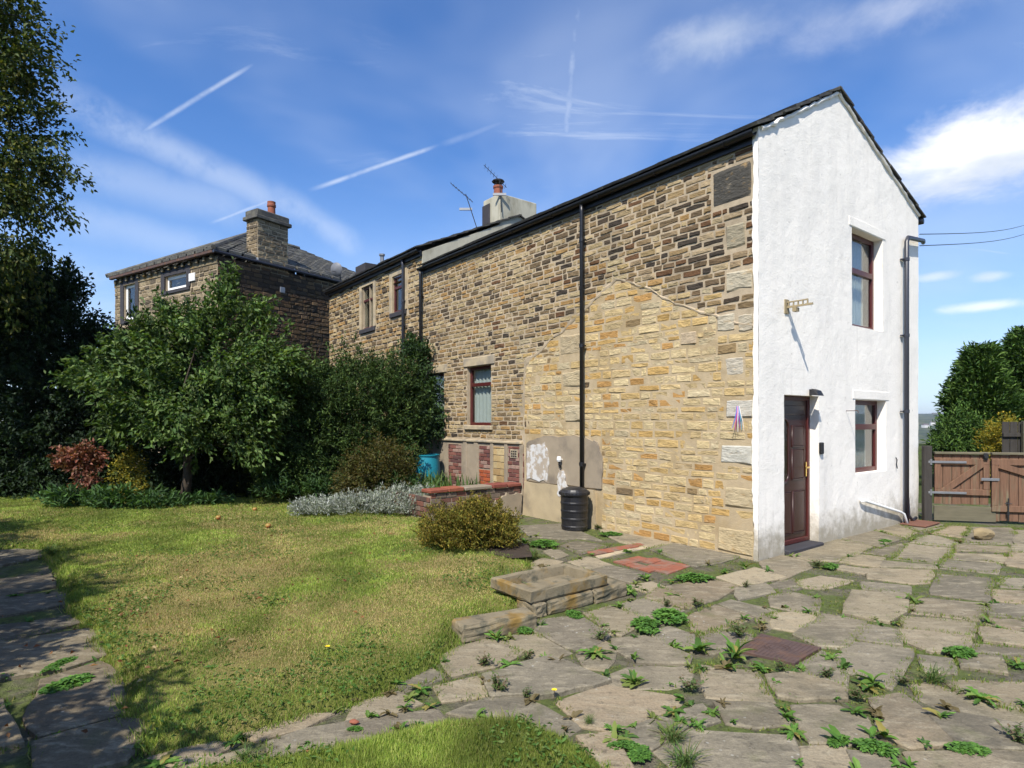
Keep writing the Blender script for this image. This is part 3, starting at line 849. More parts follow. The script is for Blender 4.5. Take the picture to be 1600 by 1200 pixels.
def window(parent, P, u0, u1, z0, z1, inset, mat, transom=None, fw=0.055, sill=None, silllen=0.05, sillmat=None, mull=None, sillout=0.05):
    mb = MB()
    o0, o1 = -inset - 0.05, -inset
    mb.box(u0, u0 + fw, o0, o1, z0, z1, P=P, bev=.006); mb.box(u1 - fw, u1, o0, o1, z0, z1, P=P, bev=.006)
    mb.box(u0 + fw, u1 - fw, o0, o1 - .002, z0, z0 + fw, P=P, bev=.006); mb.box(u0 + fw, u1 - fw, o0, o1 - .002, z1 - fw, z1, P=P, bev=.006)
    w = mb.obj('window', mat, parent)
    zs = [(z0 + fw, z1 - fw)]
    if transom:
        t = MB(); t.box(u0 + fw, u1 - fw, o0 + .004, o1 + .012, transom - fw * .6, transom + fw * .6, P=P, bev=.006); t.obj('transom', mat, w)
        zs = [(z0 + fw, transom - fw * .6), (transom + fw * .6, z1 - fw)]
    if mull:
        t = MB(); t.box(mull - fw * .5, mull + fw * .5, o0 + .006, o1 - .003, z0 + fw, zs[0][1], P=P, bev=.006); t.obj('mullion', mat, w)
    for a, b in zs:
        g = MB(); g.box(u0 + fw, u1 - fw, o0 + .018, o0 + .024, a, b, P=P); g.obj('pane', M_glass, w)
    if sill:
        s = MB(); s.box(u0 - silllen, u1 + silllen, -inset, sillout, z0 - sill, z0 - .002, P=P, bev=.012); s.obj('sill', sillmat or M_lintel, w)
    return w

# ------------------------------------------------------------------ the stone house with the white gable
house = thing('stone_house', 'long stone house with white painted gable end and black gutter', 'house', C0, HROT)
HL, HW = 8.36, 5.05
RIDGE_X, RIDGE_Z = 2.03, 6.36
def gtop(v): return 5.27 + (RIDGE_Z - 5.27) * v / RIDGE_X if v < RIDGE_X else RIDGE_Z + (5.25 - RIDGE_Z) * (v - RIDGE_X) / (HW - RIDGE_X)
hW1 = (5.60, 6.46, 1.60, 2.80)
hW2 = (7.38, 8.22, 1.55, 2.75)
V, F = sheet(SIDE, 0.0, HL, -0.1, lambda u: 5.18, [hW1, hW2], 0.4, 0.4, 0.004, 0.16, 2)
side = ob('side_wall', mk('side_wall', V, F), M_mortar, house)
ghost = [wall_uz(*p) for p in ((1180, 520), (1135, 505), (965, 437), (905, 492), (820, 572), (826, 690))]
ghost = [(0.0, 2.85), (0.43, 2.93), (2.29, 3.845), (3.1, 3.42), (4.52, 2.72), (4.55, -0.2), (0.0, -0.2)]
quoins = []
for a in ((1112, 258, 1176, 320, (0.075, 0.07, 0.06)), (1134, 347, 1166, 390, (0.30, 0.26, 0.18)), (1134, 420, 1178, 455, (0.42, 0.37, 0.27)),
          (1120, 489, 1150, 520, (0.44, 0.39, 0.29)), (1153, 489, 1178, 520, (0.40, 0.35, 0.26)), (1128, 557, 1164, 590, (0.47, 0.42, 0.33)),
          (1133, 623, 1179, 655, (0.47, 0.44, 0.37)), (1125, 693, 1179, 727, (0.47, 0.45, 0.38)), (1132, 758, 1180, 797, (0.42, 0.34, 0.21)), (1120, 822, 1181, 868, (0.43, 0.34, 0.20)),
          (875, 520, 911, 556, (0.40, 0.32, 0.20)), (878, 578, 912, 606, (0.42, 0.34, 0.21)), (882, 630, 912, 660, (0.42, 0.35, 0.23)), (1063, 516, 1090, 540, (0.42, 0.33, 0.22))):
    u1, zt = wall_uz(a[0], a[1]); u0, _ = wall_uz(a[2], a[1]); _, zb = wall_uz((a[0] + a[2]) / 2, a[3]); _, zt = wall_uz((a[0] + a[2]) / 2, a[1])
    quoins.append((max(u0, 0.02), u1, max(zb, 0.0), zt, a[4]))
holesA = [hW1, (hW1[0] - .12, hW1[1] + .12, 2.80, 3.0), hW2, (hW2[0] - .12, hW2[1] + .1, 2.75, 2.94)] + [q[:4] for q in quoins]
base_hole = (4.45, 7.85, -0.2, 1.30)
rendC = (2.62, 4.52, -0.2, 1.42)
ra = rects(0.02, HL - .01, 0.0, 5.08, (0.066, 0.105), (0.13, 0.36), holesA + [base_hole], 11, .015)
ra = [q for q in ra if not inpoly(np.array([(q[0] + q[1]) / 2]), np.array([(q[2] + q[3]) / 2]), ghost)[0]]
rb = rects(0.02, 4.55, 0.0, 3.9, (0.065, 0.145), (0.14, 0.44), [q[:4] for q in quoins] + [rendC], 23, 0.008)
rb = [q for q in rb if inpoly(np.array([(q[0] + q[1]) / 2]), np.array([(q[2] + q[3]) / 2]), ghost)[0]]
szf = lambda q: (q[1] - q[0]) * (q[3] - q[2]) / (7.34 + .79 * (q[0] + q[1]) / 2) ** 2
def colA(rc, r):
    u = (rc[0] + rc[1]) / 2
    e = float(edgedist(np.array([u]), np.array([(rc[2] + rc[3]) / 2]), ghost)[0])
    if e < .45 and r.random() < .55 * (1 - e / .45): return tuple(np.array(pick(PAL_YEL, r)) * .8)
    return pick(PAL_DARK, r) if r.random() < max(0.12, 0.95 - u * 0.17) else pick(PAL_MID, r)
na = 185
def colB(rc, r):
    e = float(edgedist(np.array([(rc[0] + rc[1]) / 2]), np.array([(rc[2] + rc[3]) / 2]), ghost[1:6] + ghost[2:5][::-1])[0])
    return pick(PAL_MID, r) if r.random() < .03 + .30 * max(0, 1 - e / .4) else pick(PAL_YEL, r)
stones(side, ra, SIDE, colA, M_stone, 5, na, szf, 0.011)
stones(side, rb, SIDE, colB, M_stone_y, 6, 300 - na - len(quoins), szf, 0.010)
mg = [(p[0] if p[0] > .01 else .015, max(p[1], -.05)) for p in ghost]
ob('sandy_pointing', mk('sandy_pointing', [SIDE(a, .0045, b) for a, b in mg], [list(range(len(mg)))]), M_mortar_y, side)
rq = np.random.default_rng(8)
for q in quoins:
    v, f = stone_geo((q[0] + .006, q[1] - .006, q[2] + .006, q[3] - .006), SIDE, rq, 0.018, jag=0.005)
    ob('quoin', mk('quoin', v, f, [q[4]] * len(v)), M_stone_y, side)
# cement scar of a vanished lean-to roof
mb = MB()
line = [(0.05, 2.86), (0.43, 2.95), (1.2, 3.33), (1.9, 3.70), (2.29, 3.86), (2.75, 3.62), (3.2, 3.37), (3.9, 3.05), (4.52, 2.74), (4.57, 2.2), (4.56, 1.5)]
rr = np.random.default_rng(4)
pts = []
for i in range(len(line) - 1):
    for k in range(6):
        t = k / 6; pts.append((line[i][0] * (1 - t) + line[i + 1][0] * t + rr.normal(0, .012), line[i][1] * (1 - t) + line[i + 1][1] * t + rr.normal(0, .012)))
V = []; F = []
for i, p in enumerate(pts):
    w = rr.uniform(0.025, 0.055) * (2.2 if i > 46 else 1.0)
    V += [SIDE(p[0] - w * .45, -.01, p[1] - w), SIDE(p[0] - w * .2, .013, p[1] - w * .3), SIDE(p[0] + w * .2, .016, p[1] + w * .3), SIDE(p[0] + w * .45, -.01, p[1] + w)]
    if i:
        for k in range(3): F.append([(i - 1) * 4 + k, (i - 1) * 4 + k + 1, i * 4 + k + 1, i * 4 + k])
ob('roof_scar_fillet', mk('roof_scar_fillet', V, F), M_mortar, side)
# rendered patches near the ground
def blob(P, pts, out, mat, name, parent, seed=0, jag=.012, sub=5):
    r = np.random.default_rng(seed); q = []
    for i in range(len(pts)):
        a, b = pts[i], pts[(i + 1) % len(pts)]
        for k in range(sub):
            t = k / sub; q.append((a[0] * (1 - t) + b[0] * t + r.normal(0, jag), a[1] * (1 - t) + b[1] * t + r.normal(0, jag)))
    n = len(q)
    V = [P(x, -.012, z) for x, z in q] + [P(x, out, z) for x, z in q]
    F = [[i, (i + 1) % n, n + (i + 1) % n, n + i] for i in range(n)] + [[n + i for i in range(n)]]
    return ob(name, mk(name, V, F), mat, parent)
blob(SIDE, [(2.60, 0.62), (2.57, 1.05), (2.70, 1.36), (3.0, 1.43), (4.0, 1.44), (4.46, 1.30), (4.48, 0.62)], 0.030, M_cement, 'cement_patch', side, 1)
blob(SIDE, [(2.72, -.05), (2.75, 0.60), (3.6, 0.60), (4.50, 0.60), (4.56, -.05)], 0.050, M_cream, 'cream_plinth', side, 2, .006)
blob(SIDE, [(3.86, 0.66), (3.86, 1.16), (3.95, 1.30), (4.36, 1.25), (4.44, 1.20), (4.44, 0.66)], 0.042, M_peel, 'peeling_paint_patch', side, 3, .014)
blob(SIDE, [(3.42, 0.42), (3.40, 0.64), (3.46, 0.86), (3.56, 0.88), (3.60, 0.66), (3.58, 0.42)], 0.058, M_peel, 'paint_splash', side, 4, .012)
# base panels: render piers with brick infill
mb = MB(); mb.box(4.58, 7.85, -.012, 0.012, -0.05, 1.26, P=SIDE); mb.obj('base_render', M_cement, side)
mb = MB(); mb.box(4.60, 7.7, -.012, 0.05, 1.262, 1.31, P=SIDE, bev=.01); mb.obj('plinth_ledge', M_lintel, side)
bx = {'old': [(0.15, 0.075, 0.055), (0.11, 0.07, 0.055), (0.19, 0.085, 0.06), (0.085, 0.06, 0.05), (0.17, 0.13, 0.10)], 'red': [(0.17, 0.07, 0.055), (0.14, 0.06, 0.05), (0.20, 0.085, 0.065), (0.11, 0.055, 0.05), (0.29, 0.19, 0.15)], 'orange': [(0.33, 0.085, 0.035), (0.29, 0.08, 0.04), (0.24, 0.07, 0.04)],
      'buff': [(0.40, 0.29, 0.14), (0.44, 0.34, 0.18), (0.36, 0.24, 0.11)]}
def bricks(parent, P, u0, u1, z0, z1, palk, seed, L=0.22, h=0.075, depth=.02, name='brick', base=0.0, j=0.012, colp=None):
    r = np.random.default_rng(seed); z = z0; row = 0
    PP = (lambda u, o, zz: P(u, o + base, zz))
    while z < z1 - .02:
        hh = min(h, z1 - z); u = u0 - (L / 2 if row % 2 else 0)
        while u < u1 - .01:
            a, b = max(u, u0), min(u + L, u1); u += L
            if b - a < 0.03: continue
            mbx = MB(); d_ = depth * r.uniform(.75, 1.15)
            mbx.box(a + j / 2, b - j / 2, -.012, d_, z + j / 2, z + hh - j / 2, P=PP, bev=.004, col=pick(bx[palk], r))
            mbx.obj(name, M_brick, parent)
        z += h; row += 1
def up(p): return wall_uz(p, 700)[0]
for a, b, k, zt, zb in ((722, 702, 'red', 1.20, .20), (767, 750, 'red', 1.20, .75), (767, 750, 'orange', .74, .20), (813, 795, 'red', 1.22, .42)):
    bricks(side, SIDE, up(a), up(b), zb, zt, k, a, depth=.026)
bricks(side, SIDE, up(789), up(772), .25, 1.2, 'buff', 77, L=.24, h=.13, depth=.026)
bricks(side, SIDE, 4.56, 4.70, .45, 1.1, 'red', 78, L=.15, h=.10, depth=.026)
for p in (728, 745, 770, 792, 816):   # rendered piers between the panels
    mb = MB(); u = up(p); w = .10 if p not in (728, 745) else .14
    mb.box(u - w / 2, u + w / 2, -.01, .034, -.02, 1.258, P=SIDE, bev=.01); mb.obj('render_pier', M_cement, side)
mb = MB(); uu = up(805); zz = 1.08
mb.box(uu - .11, uu + .11, .02, .034, zz - .08, zz + .08, P=SIDE, bev=.004)
air = mb.obj('air_brick', M_lintel, side)
for i in range(3):
    for k in range(3):
        mb = MB(); mb.box(uu - .085 + i * .06, uu - .045 + i * .06, .03, .0365, zz - .06 + k * .045, zz - .03 + k * .045, P=SIDE); mb.obj('vent_slot', M_black, air)
# windows in the stone wall
for hw, tr, nm in ((hW1, 2.43, 0), (hW2, 2.36, 1)):
    w = window(house, SIDE, hw[0], hw[1], hw[2], hw[3], 0.075, M_frame, tr, 0.06, 0.09, .06, M_lintel)
    mb = MB(); mb.box(hw[0] - .12, hw[1] + .12, -.05, .026, hw[3] + .004, hw[3] + .185, P=SIDE, bev=.012); mb.obj('lintel', M_lintel, w)
# white gable
hD = (0.572, 1.484, 0.03, 2.03)
hG1 = (2.60, 3.70, 0.90, 2.01)
hG2 = (2.495, 3.575, 3.10, 4.55)
GP = lambda u, o, z: (u, -(o + .03), z)
V, F = sheet(GP, -0.035, HW, -0.06, lambda v: gtop(v) if v > 0 else 5.27, [hD, hG1, hG2], 0.055, 0.055, 0.006, 0.20, 6, corner=RIDGE_X)
b = len(V); zs = np.linspace(-.06, 5.27, 90); rr = np.random.default_rng(12)
for k, z in enumerate(zs):
    e = 0.018 + rr.uniform(0, .012) + 0.03 * float(vnoise(z, 0.3, 2.3, 4))
    V += [(-0.035 + rr.normal(0, .002), -0.028, z), (-0.035 + rr.normal(0, .004), e, z), (-0.01, e + .012, z)]
    if k:
        for q in (0, 1): F.append([b + (k - 1) * 3 + q, b + k * 3 + q, b + k * 3 + q + 1, b + (k - 1) * 3 + q + 1])
gab = ob('gable_wall', mk('gable_wall', V, F, None, True), M_white, house)
try:
    gab.data.set_sharp_from_angle(angle=R_(40))
except Exception: pass
# rear and party walls, floor inside
mb = MB()
mb.box(HW - .25, HW, 0.02, HL, -.1, 5.2); mb.box(0.2, HW - .25, HL - .2, HL, -.1, 5.15); mb.obj('rear_wall', M_inside, house)
mb = MB(); mb.box(0.3, HW - .3, 0.3, HL - .25, -.05, 0.04); mb.box(0.3, HW - .3, 0.3, HL - .25, 2.55, 2.7); mb.obj('inner_floor', M_inside, house)
# lintels over the gable openings, shallow raised bands
for h_, z0, nm in ((hG1, 2.015, 'l'), (hG2, 4.555, 'u')):
    mb = MB(); e = .10 if nm != 'd' else .04
    mb.box(h_[0] - e, h_[1] + e, -.02, .010, z0, z0 + (.14 if nm != 'd' else .10), P=GP, bev=.010); mb.obj('lintel_band', M_white, gab)
w = window(house, GP, hG1[0] - .03, hG1[1], hG1[2], hG1[3], 0.13, M_frame, 1.60, 0.07, None)
w = window(house, GP, hG2[0] - .03, hG2[1], hG2[2], hG2[3], 0.13, M_frame, 3.98, 0.07, None)
# door
dz0, dz1, du0, du1 = 0.05, 2.03, 0.572, 1.484
mb = MB(); ins = .13
mb.box(du0 + .06, du1 - .06, -ins - .045, -ins - .01, dz0 + .05, dz1 - .06, P=GP)
door = mb.obj('door', M_door, house)
mb = MB()
mb.box(du0, du0 + .06, -ins - .07, -ins + .01, dz0, dz1, P=GP, bev=.006); mb.box(du1 - .06, du1, -ins - .07, -ins + .01, dz0, dz1, P=GP, bev=.006)
mb.box(du0 + .06, du1 - .06, -ins - .07, -ins + .008, dz1 - .06, dz1, P=GP, bev=.006); mb.box(du0 + .06, du1 - .06, -ins - .07, -ins + .012, dz0, dz0 + .06, P=GP, bev=.006)
mb.obj('door_frame', M_frame, door)
def arch(u0, u1, z0, z1, both=True, n=10):
    c = (u0 + u1) / 2; rr_ = (u1 - u0) / 2; p = []
    for i in range(n + 1):
        a = math.pi * i / n; p.append((c + rr_ * math.cos(a), z1 - rr_ + rr_ * math.sin(a)))
    if both:
        for i in range(n + 1):
            a = math.pi + math.pi * i / n; p.append((c + rr_ * math.cos(a), z0 + rr_ + rr_ * math.sin(a)))
    else: p += [(u0, z0), (u1, z0)]
    return p
def moulding(P, pts, r, o, mat, name, parent):
    mb = MB(); q = [P(u, o, z) for u, z in pts]; q.append(q[0]); mb.tube(q, r, 6, caps=False); return mb.obj(name, mat, parent, smooth=True)
gp = arch(.70, .93, 0.88, 1.72)
n_ = len(gp)
ob('glass_pane', mk('glass_pane', [GP(u, -ins - .004, z) for u, z in gp], [list(range(n_))]), M_glass, door)
moulding(GP, gp, .018, -ins - .006, M_door, 'glazing_bead', door)
for a, b_, c, d_ in ((.70, .98, .20, .74), (1.06, 1.34, .20, .74), (1.04, 1.32, .92, 1.30), (1.04, 1.32, 1.36, 1.62)):
    mb = MB(); mb.box(a, b_, -ins - .011, -ins + .004, c, d_, P=GP, bev=.012); mb.obj('door_panel', M_door, door)
    moulding(GP, [(a - .012, c - .012), (b_ + .012, c - .012), (b_ + .012, d_ + .012), (a - .012, d_ + .012)], .010, -ins - .006, M_door, 'panel_moulding', door)
mb = MB(); mb.box(.70, 1.34, -ins - .011, -ins + .004, 1.78, 1.90, P=GP, bev=.012); mb.obj('door_panel', M_door, door)
mb = MB(); mb.box(1.375, 1.405, -ins - .01, -ins + .008, .93, 1.13, P=GP, bev=.004); mb.tube([GP(1.39, -ins, 1.06), GP(1.39, -ins + .05, 1.06), GP(1.28, -ins + .055, 1.055)], .010, 8); mb.obj('door_handle', M_brass, door)
mb = MB(); mb.box(du0 + .002, du1 - .002, -.19, .075, -.02, .046, P=GP, bev=.012); mb.obj('door_step', M_stonegrey, door)
# roof: stepped stone slates
def roof_mesh(xa, za, xb, zb, y0, y1, rows, seed, th=.028, slate=.42, over=.05):
    r = np.random.default_rng(seed); mb = MB()
    dx, dz = (xb - xa), (zb - za); L = math.hypot(dx, dz); ux, uz = dx / L, dz / L; nx, nz_ = -uz, ux
    if nz_ < 0: nx, nz_ = -nx, -nz_
    for k in range(rows):
        s0, s1 = L * k / rows - over * .5, L * (k + 1) / rows + over
        y = y0 + r.uniform(-.025, .01)
        first = True
        while y < y1:
            w = slate * r.uniform(.7, 1.35); ye = min(y + w, y1)
            if y1 - ye < .12: ye = y1
            lift = r.uniform(0, .010); t = th * r.uniform(.8, 1.3)
            P = lambda a, b, c: (xa + ux * a + nx * c, b, za + uz * a + nz_ * c)
            e = r.uniform(-.015, .015)
            vs = [P(s0 + e, y, lift + .028), P(s1, y, lift), P(s1, ye - .006, lift), P(s0 + e, ye - .006, lift + .028),
                  P(s0 + e, y, lift + .028 + t), P(s1, y, lift + t), P(s1, ye - .006, lift + t), P(s0 + e, ye - .006, lift + .028 + t)]
            mb.add(vs, [(0, 1, 2, 3), (4, 7, 6, 5), (0, 4, 5, 1), (1, 5, 6, 2), (2, 6, 7, 3), (3, 7, 4, 0)])
            y = ye
    return mb
roof = roof_mesh(-0.10, 5.235, RIDGE_X, RIDGE_Z + .02, -.075, HL, 7, 1).obj('roof', M_slate, house)
roof_mesh(HW + .14, 5.20, RIDGE_X, RIDGE_Z + .02, -.075, HL, 9, 2).obj('rear_roof_slope', M_slate, roof)
mb = MB(); mb.tube([(RIDGE_X, -.07, RIDGE_Z + .03), (RIDGE_X, HL, RIDGE_Z + .03)], .05, 8); mb.obj('ridge_tiles', M_slate, roof, smooth=True)
# cement verge under the slates on the near gable
mb = MB(); rr = np.random.default_rng(21)
for (xa, za), (xb, zb), n in (((0.0, 5.245), (RIDGE_X, RIDGE_Z), 26), ((RIDGE_X, RIDGE_Z), (HW, 5.24), 30)):
    pts = []; rad = []
    for i in range(n + 1):
        t = i / n; pts.append((xa + (xb - xa) * t, -.042 + rr.normal(0, .004), za + (zb - za) * t - .005 + rr.normal(0, .008))); rad.append(.020 + abs(rr.normal(0, .007)))
    mb.tube(pts, rad, 7)
mb.obj('verge_mortar', M_white, roof)
mb = MB(); mb.box(-.03, -.004, 0.02, HL, 5.09, 5.21, bev=.004); mb.obj('fascia_board', M_black, house)
def gutter(name, y0, y1, x, z, r, mat, parent, step=1.1):
    V = []; F = []; n = 10
    for yy in (y0, y1):
        for k in range(n + 1):
            a = math.pi + math.pi * k / n; V.append((x + r * math.cos(a), yy, z + r * math.sin(a)))
        for k in range(n + 1):
            a = math.pi + math.pi * (n - k) / n; V.append((x + (r - .006) * math.cos(a), yy, z + .001 + (r - .006) * math.sin(a)))
    m = 2 * (n + 1)
    for k in range(m): F.append([k, (k + 1) % m, m + (k + 1) % m, m + k])
    F.append(list(range(m))); F.append([m + k for k in range(m)])
    g = ob(name, mk(name, V, F, None, False), mat, parent)
    y = y0 + .4
    while y < y1:
        mb = MB(); mb.tube([(x + (r + .007) * math.cos(math.pi + math.pi * k / 8), y, z + (r + .007) * math.sin(math.pi + math.pi * k / 8)) for k in range(9)], .009, 6); mb.obj('gutter_bracket', mat, g)
        y += step
    return g
gutter('gutter', -.01, HL + .02, -.092, 5.215, .058, M_black, house)
def pipe(name, pts, r, mat, parent, clips=(), P=None):
    mb = MB(); mb.tube(pts, r, 12); o = mb.obj(name, mat, parent, smooth=True)
    for c in clips:
        mb = MB(); mb.tube([(c[0], c[1], c[2] - .03), (c[0], c[1], c[2] + .03)], r + .008, 12); mb.box(c[0] - .012, c[0] + .05, c[1] - .05, c[1] + .05, c[2] - .012, c[2] + .012); mb.obj('pipe_clip', mat, o)
    return o
pipe('downpipe', [(-.09, 2.98, 5.17), (-.085, 2.98, 5.05), (-.085, 2.98, 0.10)], .034, M_black, house, [(-.085, 2.98, z) for z in (1.0, 2.9, 4.6)])
pipe('downpipe', [(-.09, 8.31, 5.17), (-.075, 8.31, 5.05), (-.075, 8.31, 0.2)], .034, M_black, house, [(-.075, 8.31, z) for z in (2.2, 3.4, 4.6)])
pipe('downpipe', [(HW + .16, -.05, 4.80), (HW - .0, -.10, 4.79), (4.38, -.105, 4.72), (4.32, -.105, 4.64), (4.32, -.105, .03)], .036, M_greypipe, house)
for z in (4.35, 3.1, 1.85):
    mb = MB(); mb.tube([(4.32, -.105, z - .025), (4.32, -.105, z + .025)], .044, 12); mb.box(4.23, 4.41, -.075, -.04, z - .01, z + .01); mb.obj('pipe_clip', M_greypipe, house)
mb = MB(); mb.tube([(HW + .13, -.06, 5.17), (HW + .13, HL, 5.17)], .055, 10); mb.obj('rear_gutter', M_black, house, smooth=True)
# waste pipe of white plastic
mb = MB(); mb.tube([(2.72, -.06, .50), (2.80, -.085, .50), (4.12, -.085, .21), (4.22, -.10, .17), (4.24, -.14, .02)], .022, 10); mb.obj('waste_pipe', M_whitepipe, house, smooth=True)
mb = MB(); mb.tube([(4.46, -.07, .42), (4.48, -.08, .12), (4.58, -.10, .03), (4.74, -.10, .06)], .025, 8); mb.obj('drain_pipe', M_greypipe, house, smooth=True)
# small fittings on the gable, each a thing of its own
mb = MB(); L0 = MB()
v0, z0 = gable_vz(1225, 481)
def hb(mbx, u0, u1, o0, o1, z0, z1): mbx.box(u0, u1, o0, o1, z0, z1, P=lambda u, o, z: H(u, -o - .03, z))
hb(mb, v0 - .012, v0 + .012, 0.0, .34, z0 - .012, z0 + .012); hb(mb, v0 - .012, v0 + .012, 0.0, .28, z0 + .055, z0 + .07)
for k in range(5): hb(mb, v0 - .01, v0 + .01, .03 + k * .06, .042 + k * .06, z0, z0 + .06)
hb(mb, v0 - .05, v0 + .05, 0, .015, z0 - .08, z0 + .10); hb(mb, v0 - .04, v0 + .04, .10, .15, z0 - .07, z0 - .02)
mb.obj('wall_bracket', surf('dull_bracket', (0.30, 0.24, 0.14), .6, .2, 20, 0), label='pale metal lattice bracket sticking out of the white gable above the door', cat='bracket')
mb = MB(); v0, z0 = gable_vz(1262, 612)
GH = lambda u, o, z: H(u, -o - .03, z)
mb.box(v0 - .02, v0 + .02, 0, .02, z0 - .05, z0 + .03, P=GH)
mb.tube([GH(v0, .02, z0), GH(v0, .07, z0 + .01)], .015, 8)
mb.add([GH(v0 - .075, .04, z0 - .05), GH(v0 + .075, .04, z0 - .05), GH(v0 + .08, .15, z0 - .06), GH(v0 - .08, .15, z0 - .06),
        GH(v0 - .06, .05, z0 + .035), GH(v0 + .06, .05, z0 + .035), GH(v0 + .06, .12, z0 + .01), GH(v0 - .06, .12, z0 + .01)],
       [(0, 1, 2, 3), (4, 7, 6, 5), (0, 4, 5, 1), (1, 5, 6, 2), (2, 6, 7, 3), (3, 7, 4, 0)])
mb.obj('security_light', M_darkmetal, label='black floodlight fixed over the brown door', cat='light')
mb = MB(); v0, z0 = 1.50, 1.32
mb.box(v0 - .02, v0 + .06, 0, .04, z0 - .08, z0 + .08, P=GH, bev=.01)
mb.obj('key_box', M_darkmetal, label='small black box on the white wall beside the door', cat='box')
mb = MB(); v0, z0 = gable_vz(1337, 637)
mb.tube([GH(2.30, 0, 1.84), GH(2.30, .06, 1.84), GH(2.30, .16, 1.84), GH(2.30, .17, 1.81)], .006, 6)
mb.obj('wall_hook', M_rust, label='thin rusty hook in the white wall left of the lower window', cat='hook')
mb = MB(); mb.tube([GH(4.08, .0, 1.10), GH(4.08, .02, 1.06), GH(4.06, .02, .99), GH(4.09, .02, .92)], .008, 6)
mb.obj('wire_stub', M_darkmetal, label='short black wire stub on the white wall near the grey downpipe', cat='wire')
blob_t = MB(); blob_t.box(4.15, 4.80, .03, .40, -.0, .022, P=GH, bev=.006)
blob_t.obj('terracotta_tile', surf('brown_tile', (0.16, 0.075, 0.05), .85, .2, 9, .2), label='flat terracotta tile on the paving under the white waste pipe', cat='tile')
# curtains behind the gable windows
def curtain(P, u0, u1, z0, z1, o, label, seed):
    n = 24; V = []; F = []
    for i in range(n + 1):
        u = u0 + (u1 - u0) * i / n; w = .02 * math.sin(i * 1.7 + seed)
        V += [P(u, o + w, z0), P(u, o + w, z1), P(u, o + w - .006, z0), P(u, o + w - .006, z1)]
        if i:
            a = (i - 1) * 4; b = i * 4
            F += [[a, b, b + 1, a + 1], [a + 2, a + 3, b + 3, b + 2]]
    ob('curtain', mk('curtain', V, F, None, True), M_curtain, label=label, cat='curtain')
curtain(GH, 3.20, 3.62, .92, 1.98, -.28, 'cream curtain inside the lower gable window', 1)
curtain(GH, 3.00, 3.55, 3.12, 4.5, -.28, 'cream curtain inside the upper gable window', 2)
SH = lambda u, o, z: H(-o, u, z)
curtain(SH, 5.62, 6.44, 1.62, 2.76, -.17, 'pale curtain inside the larger side wall window', 3)
curtain(SH, 7.40, 8.2, 1.58, 2.7, -.17, 'pale curtain inside the side window half hidden by the climber', 4)
# tap and streamer on the stone wall
mb = MB(); u0, z0 = wall_uz(880, 720)
mb.lathe([(.0, .06), (.035, .055), (.042, .0), (.03, -.03)], tuple(SH(u0, .09, z0 + .02)), 12, cap=False); mb.tube([SH(u0, .02, z0 + .02), SH(u0, .09, z0 + .02)], .02, 8)
tap = mb.obj('garden_tap', M_whitepipe, label='white capped outside tap above the black compost bin', cat='tap')
mb = MB(); mb.tube([SH(u0, .09, z0 - .005), SH(u0, .09, z0 - .06), SH(u0, .05, z0 - .10)], .016, 8); mb.obj('spout', M_darkmetal, tap)
st = thing('ribbon_streamer', 'bunch of coloured ribbons hanging on the yellow stone wall', 'streamer', SH(.232, .05, 1.62))
for k, c in enumerate(((0.10, 0.16, 0.5), (0.55, 0.06, 0.25), (0.6, 0.6, 0.62), (0.25, 0.08, 0.35), (0.12, 0.35, 0.5), (0.7, 0.65, 0.6))):
    m = surf('ribbon_%d' % k, c, .6, .05, 10, 0)
    mb = MB(); x = (k - 2.5) * .020
    q = [(x * .3, -.0, .26), (x * .5, -.01, .18), (x, -.014, .08), (x * 1.6 + .01 * math.sin(k), -.012, -.02 - .02 * (k % 3))]
    mb.tube(q, [.005, .007, .006, .003], 5); mb.obj('ribbon', m, st)

# ------------------------------------------------------------------ adjoining house further along the same wall
far = thing('adjoining_house', 'older stone house joined on beyond the downpipe with two small upper windows', 'house', C0, HROT)
FL0, FL1, FE = HL, 14.22, 5.66
def fz(px0, px1, y0, y1):
    a, zt = wall_uz((px0 + px1) / 2, y0); _, zb = wall_uz((px0 + px1) / 2, y1)
    return (wall_uz(px1, y0)[0], wall_uz(px0, y0)[0], zb, zt)
wA = fz(566, 584, 447, 513); wB = fz(614, 632, 430, 487)
V, F = sheet(SIDE, FL0, FL1, -0.1, lambda u: FE - .1, [wA, wB], .4, .4, .004, .16, 9)
fside = ob('front_wall', mk('front_wall', V, F), M_mortar, far)
rf = rects(FL0 + .01, FL1, 1.4, FE - .12, (.10, .14), (.18, .40), [(wA[0] - .16, wA[1] + .16, wA[2] - .12, wA[3] + .1), (wB[0] - .2, wB[1] + .2, wB[2] - .12, wB[3] + .1)], 31, .022)
stones(fside, rf, SIDE, lambda rc, r: pick(PAL_MID, r), M_stone, 32, 240, szf, 0.022)
mb = MB(); mb.box(0.05, 5.6, FL1 - .2, FL1, -.1, FE); mb.box(5.4, 5.6, FL0, FL1, -.1, FE - .1); mb.obj('end_wall', M_mortar, far)
mb = MB(); mb.box(.55, .65, FL0 + .25, FL1 - .25, 0, 5.5); mb.obj('inner_wall', M_inside, far)
for hw in (wA, wB):
    w = window(far, SIDE, hw[0], hw[1], hw[2], hw[3], .035, M_frame, hw[2] + (hw[3] - hw[2]) * .68, .05, .12, .12, M_stonegrey)
    for a, b_ in ((hw[0] - .15, hw[0] - .003), (hw[1] + .003, hw[1] + .15)):
        mb = MB(); mb.box(a, b_, -.05, .03, hw[2], hw[3] + .1, P=SIDE, bev=.008); mb.obj('jamb_stone', M_lintel, w)
    mb = MB(); mb.box(hw[0] - .003, hw[1] + .003, -.05, .028, hw[3] + .003, hw[3] + .1, P=SIDE, bev=.008); mb.obj('lintel', M_lintel, w)
FRX, FRZ = 2.85, 7.02
